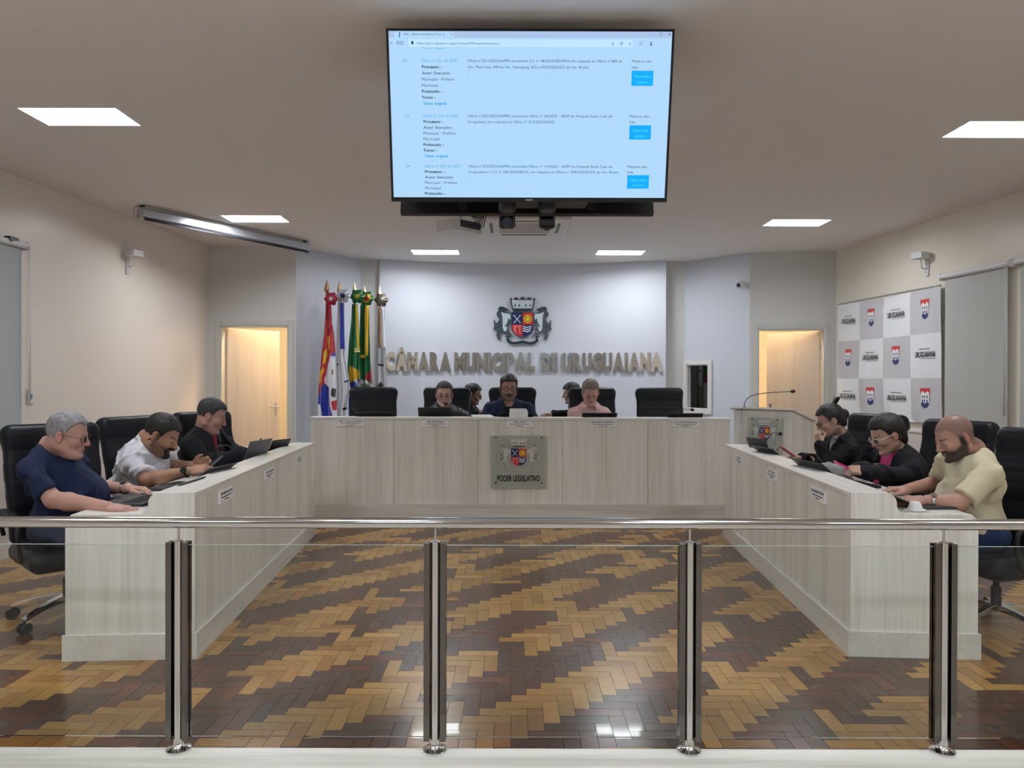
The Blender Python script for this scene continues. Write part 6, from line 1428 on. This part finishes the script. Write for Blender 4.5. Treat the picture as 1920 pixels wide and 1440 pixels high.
# ---------------------------------------------------------------- flags
def inpoly(x, y, poly):
    c = False; n = len(poly); j = n - 1
    for i in range(n):
        xi, yi = poly[i]; xj, yj = poly[j]
        if (yi > y) != (yj > y) and x < (xj - xi) * (y - yi) / (yj - yi) + xi: c = not c
        j = i
    return c
M_FLAG = mat('flag_satin', rough=.45, attr='Col', sheen=.3)
RED_, YEL_, BLU_, WHT_, GRN_, NVY_, BRN_, KHK_, BLK_ = (.50, .02, .03), (.80, .50, .02), (.02, .05, .40), (.78, .79, .84), (.01, .20, .06), (.02, .03, .14), (.30, .17, .10), (.35, .32, .16), (.02, .02, .02)
def flag(px, tip, Y, outline, base, regions, ros, ribbon, label, ph=0.0):
    """outline: (y, left, right) of the hanging cloth in 4.8x crop units (x from 570, y from 500); regions: coloured patches in the same units"""
    Q = lambda cx, cy, off=0.0: P(570 + cx / 4.8, 500 + cy / 4.8, Y - off)
    base_pt = Q(px, tip); x0 = base_pt[0]
    e = thing('flag', label, 'flag', (x0, Y, HP), world=True)
    mb = MB(); mb.cyl((x0, Y, HP + .04), (x0, Y, base_pt[2] - .20), .014, n=14); pole = mb.build('pole', mat('pole_wood', (.25, .13, .05), .4), e, smooth=True, angle=40)
    mb = MB(); mb.lathe([(0, 0), (.16, 0), (.16, .02), (.05, .04), (.02, .08), (0, .08)], (x0, Y, HP + .0005)); mb.build('floor_base', M_DKGREY, e, smooth=True, angle=40)
    z = base_pt[2]; mb = MB(); mb.lathe([(0, -.21), (.016, -.21), (.012, -.185), (.022, -.165), (.034, -.14), (.024, -.10), (.010, -.045), (.0, 0)], (x0, Y, z), n=4); mb.lathe([(.0, -.215), (.020, -.215), (.020, -.20), (.0, -.20)], (x0, Y, z), n=12); mb.build('spear_tip', mat('brass', (.45, .26, .12), .35, 1.0), e)
    ys = [o[0] for o in outline]; y0, y1 = ys[0], ys[-1]
    def crop(u, v): yy = y0 + (y1 - y0) * v; l = np.interp(yy, ys, [o[1] for o in outline]); r = np.interp(yy, ys, [o[2] for o in outline]); return l + (r - l) * u, yy
    def ptf(u, v):
        d = .035 * min(1, .25 + v) * math.sin(u * 4.2 * PI + ph + 1.5 * v) + .012 * math.sin(u * 9 * PI + ph * 2 - 2 * v); q = Q(*crop(u, v)); q[1] = Y - .055 + d; return q
    def colf(u, v):
        cx, cy = crop(u, v); col = base
        for poly, c_ in regions:
            if inpoly(cx, cy, poly): col = c_
        return col
    grid_cloth(ptf, colf, 80, 240, 'cloth', M_FLAG, e)
    (rx, ry, rr, c1, c2, c3) = ros; cc = Q(rx, ry, .09); s = rr / 4.8 / 1400 * Y
    for k_, (r1, c_, off) in enumerate(((1.0, c1, 0), (.66, c2, .012), (.33, c3, .022))):
        n = 36; v = [cc + V(0, -off - .004, 0)]
        for i in range(n): a = 2 * PI * i / n; rad = s * r1 * (1 + .12 * math.cos(a * 6)); v.append(cc + V(rad * math.cos(a), -off + .014 * math.sin(a * 12), rad * math.sin(a)))
        mb = MB(); mb.add(v, [(0, 1 + (i + 1) % n, 1 + i) for i in range(n)]); mb.build('rosette', mat('ribbon_%d%d%d' % tuple(int(t * 99) for t in c_), c_, .5), e, smooth=True, solid=.004)
    for (pl, c_) in ribbon:
        mb = MB(); l_, r_ = pl
        vs = []; m = 24
        for i in range(m + 1):
            t = i / m; yy = l_[0][1] + (l_[-1][1] - l_[0][1]) * t
            for q_ in (l_, r_): vs.append(Q(np.interp(yy, [a[1] for a in q_], [a[0] for a in q_]), yy, .105 + .006 * math.sin(9 * t)))
        mb.add(vs, [(2*i, 2*i+1, 2*i+3, 2*i+2) for i in range(m)]); mb.build('ribbon', mat('ribbon_%d%d%d' % tuple(int(t * 99) for t in c_), c_, .5), e, smooth=True, solid=.002)
    return e
flag(205, 108, 9.35, [(340, 205, 235), (450, 200, 250), (600, 190, 275), (800, 165, 290), (1000, 145, 296), (1200, 132, 298), (1500, 135, 300)], RED_,
     [([(240, 560), (300, 400), (305, 760), (250, 800), (225, 860), (200, 1030), (240, 1120), (250, 1260), (300, 1500), (310, 1500), (310, 380)], WHT_),
      ([(222, 630), (245, 620), (240, 720), (225, 760)], YEL_), ([(190, 770), (218, 735), (222, 800), (205, 860), (180, 885)], YEL_), ([(145, 945), (180, 900), (195, 930), (160, 1030), (135, 1060)], YEL_),
      ([(190, 1050), (240, 1090), (245, 1240), (290, 1500), (120, 1500), (120, 1190)], BLU_), ([(195, 1010), (225, 940), (235, 1100), (200, 1050)], WHT_), ([(120, 1240), (165, 1235), (200, 1500), (120, 1500)], WHT_), ([(258, 780), (288, 775), (285, 810), (255, 812)], BLU_),
      ([(258, 930), (276, 925), (276, 975), (258, 975)], KHK_), ([(262, 1090), (292, 1100), (285, 1180), (255, 1160)], BLK_), ([(255, 1215), (300, 1195), (295, 1290), (270, 1290)], RED_)],
     (245, 290, 58, (.35, .02, .04), (.5, .04, .08), (.8, .7, .7)), [(([(222, 340), (215, 560)], [(245, 340), (255, 560)]), (.30, .02, .04))], 'red, yellow and blue town flag, leftmost of the flag row', .3)
flag(319, 125, 9.47, [(320, 312, 372), (500, 300, 372), (800, 296, 372), (1000, 298, 412), (1120, 300, 428), (1300, 305, 380), (1500, 310, 380)], WHT_,
     [([(300, 880), (325, 868), (320, 885), (302, 900)], NVY_), ([(372, 1030), (402, 1018), (404, 1034), (376, 1046)], NVY_)], (352, 262, 62, WHT_, (.6, .62, .75), NVY_),
     [(([(328, 330), (326, 740)], [(352, 330), (368, 748)]), BLU_)], 'white flag with a dark blue ribbon, second from left in the flag row', 1.2)
flag(455, 135, 9.62, [(340, 440, 490), (500, 432, 500), (700, 410, 510), (900, 398, 510), (1100, 410, 520), (1500, 410, 520)], GRN_,
     [([(418, 890), (505, 935), (512, 1010), (430, 1040), (415, 985)], YEL_), ([(425, 1050), (512, 1005), (530, 1500), (400, 1500), (415, 1100)], BLU_), ([(465, 1018), (485, 1008), (520, 1085), (500, 1098)], WHT_)],
     (480, 268, 62, (.02, .16, .05), (.03, .22, .06), (.7, .55, .05)), [(([(460, 340), (478, 745)], [(478, 335), (500, 748)]), YEL_), (([(455, 735), (455, 770)], [(503, 735), (503, 770)]), (.8, .65, .3))], 'green flag with yellow diamond and blue globe in the flag row', 2.1)
flag(545, 170, 9.74, [(345, 515, 592), (600, 510, 596), (850, 508, 606), (1100, 515, 628), (1500, 520, 628)], GRN_,
     [([(548, 1000), (612, 920), (640, 1040), (600, 1030)], RED_), ([(515, 1020), (560, 1015), (625, 1060), (632, 1500), (510, 1500)], WHT_), ([(560, 1040), (600, 1080), (590, 1120), (550, 1100)], (.02, .10, .05)), ([(520, 1060), (545, 1050), (545, 1100), (520, 1110)], KHK_)],
     (563, 285, 62, (.02, .16, .05), (.75, .5, .05), (.5, .04, .03)), [(([(546, 350), (546, 800)], [(582, 350), (576, 825)]), (.75, .46, .04)), (([(505, 795), (505, 822)], [(548, 795), (548, 825)]), (.75, .46, .04))], 'green flag with red corner and wide yellow ribbon in the flag row', 3.0)
flag(678, 168, 9.86, [(350, 665, 730), (600, 650, 738), (760, 640, 742), (900, 638, 748), (1100, 640, 760), (1500, 645, 760)], WHT_,
     [([(668, 872), (722, 880), (728, 900), (668, 890)], BLK_), ([(662, 1070), (700, 1035), (718, 1065), (672, 1115)], BLK_), ([(672, 1115), (718, 1068), (750, 1110), (740, 1500), (660, 1500)], KHK_)],
     (697, 300, 58, (.22, .16, .12), (.35, .30, .26), (.6, .58, .55)), [(([(664, 365), (668, 730)], [(690, 365), (694, 735)]), BRN_), (([(691, 365), (695, 735)], [(716, 365), (736, 740)]), WHT_)], 'white flag with brown ribbon, rightmost of the flag row', 4.1)
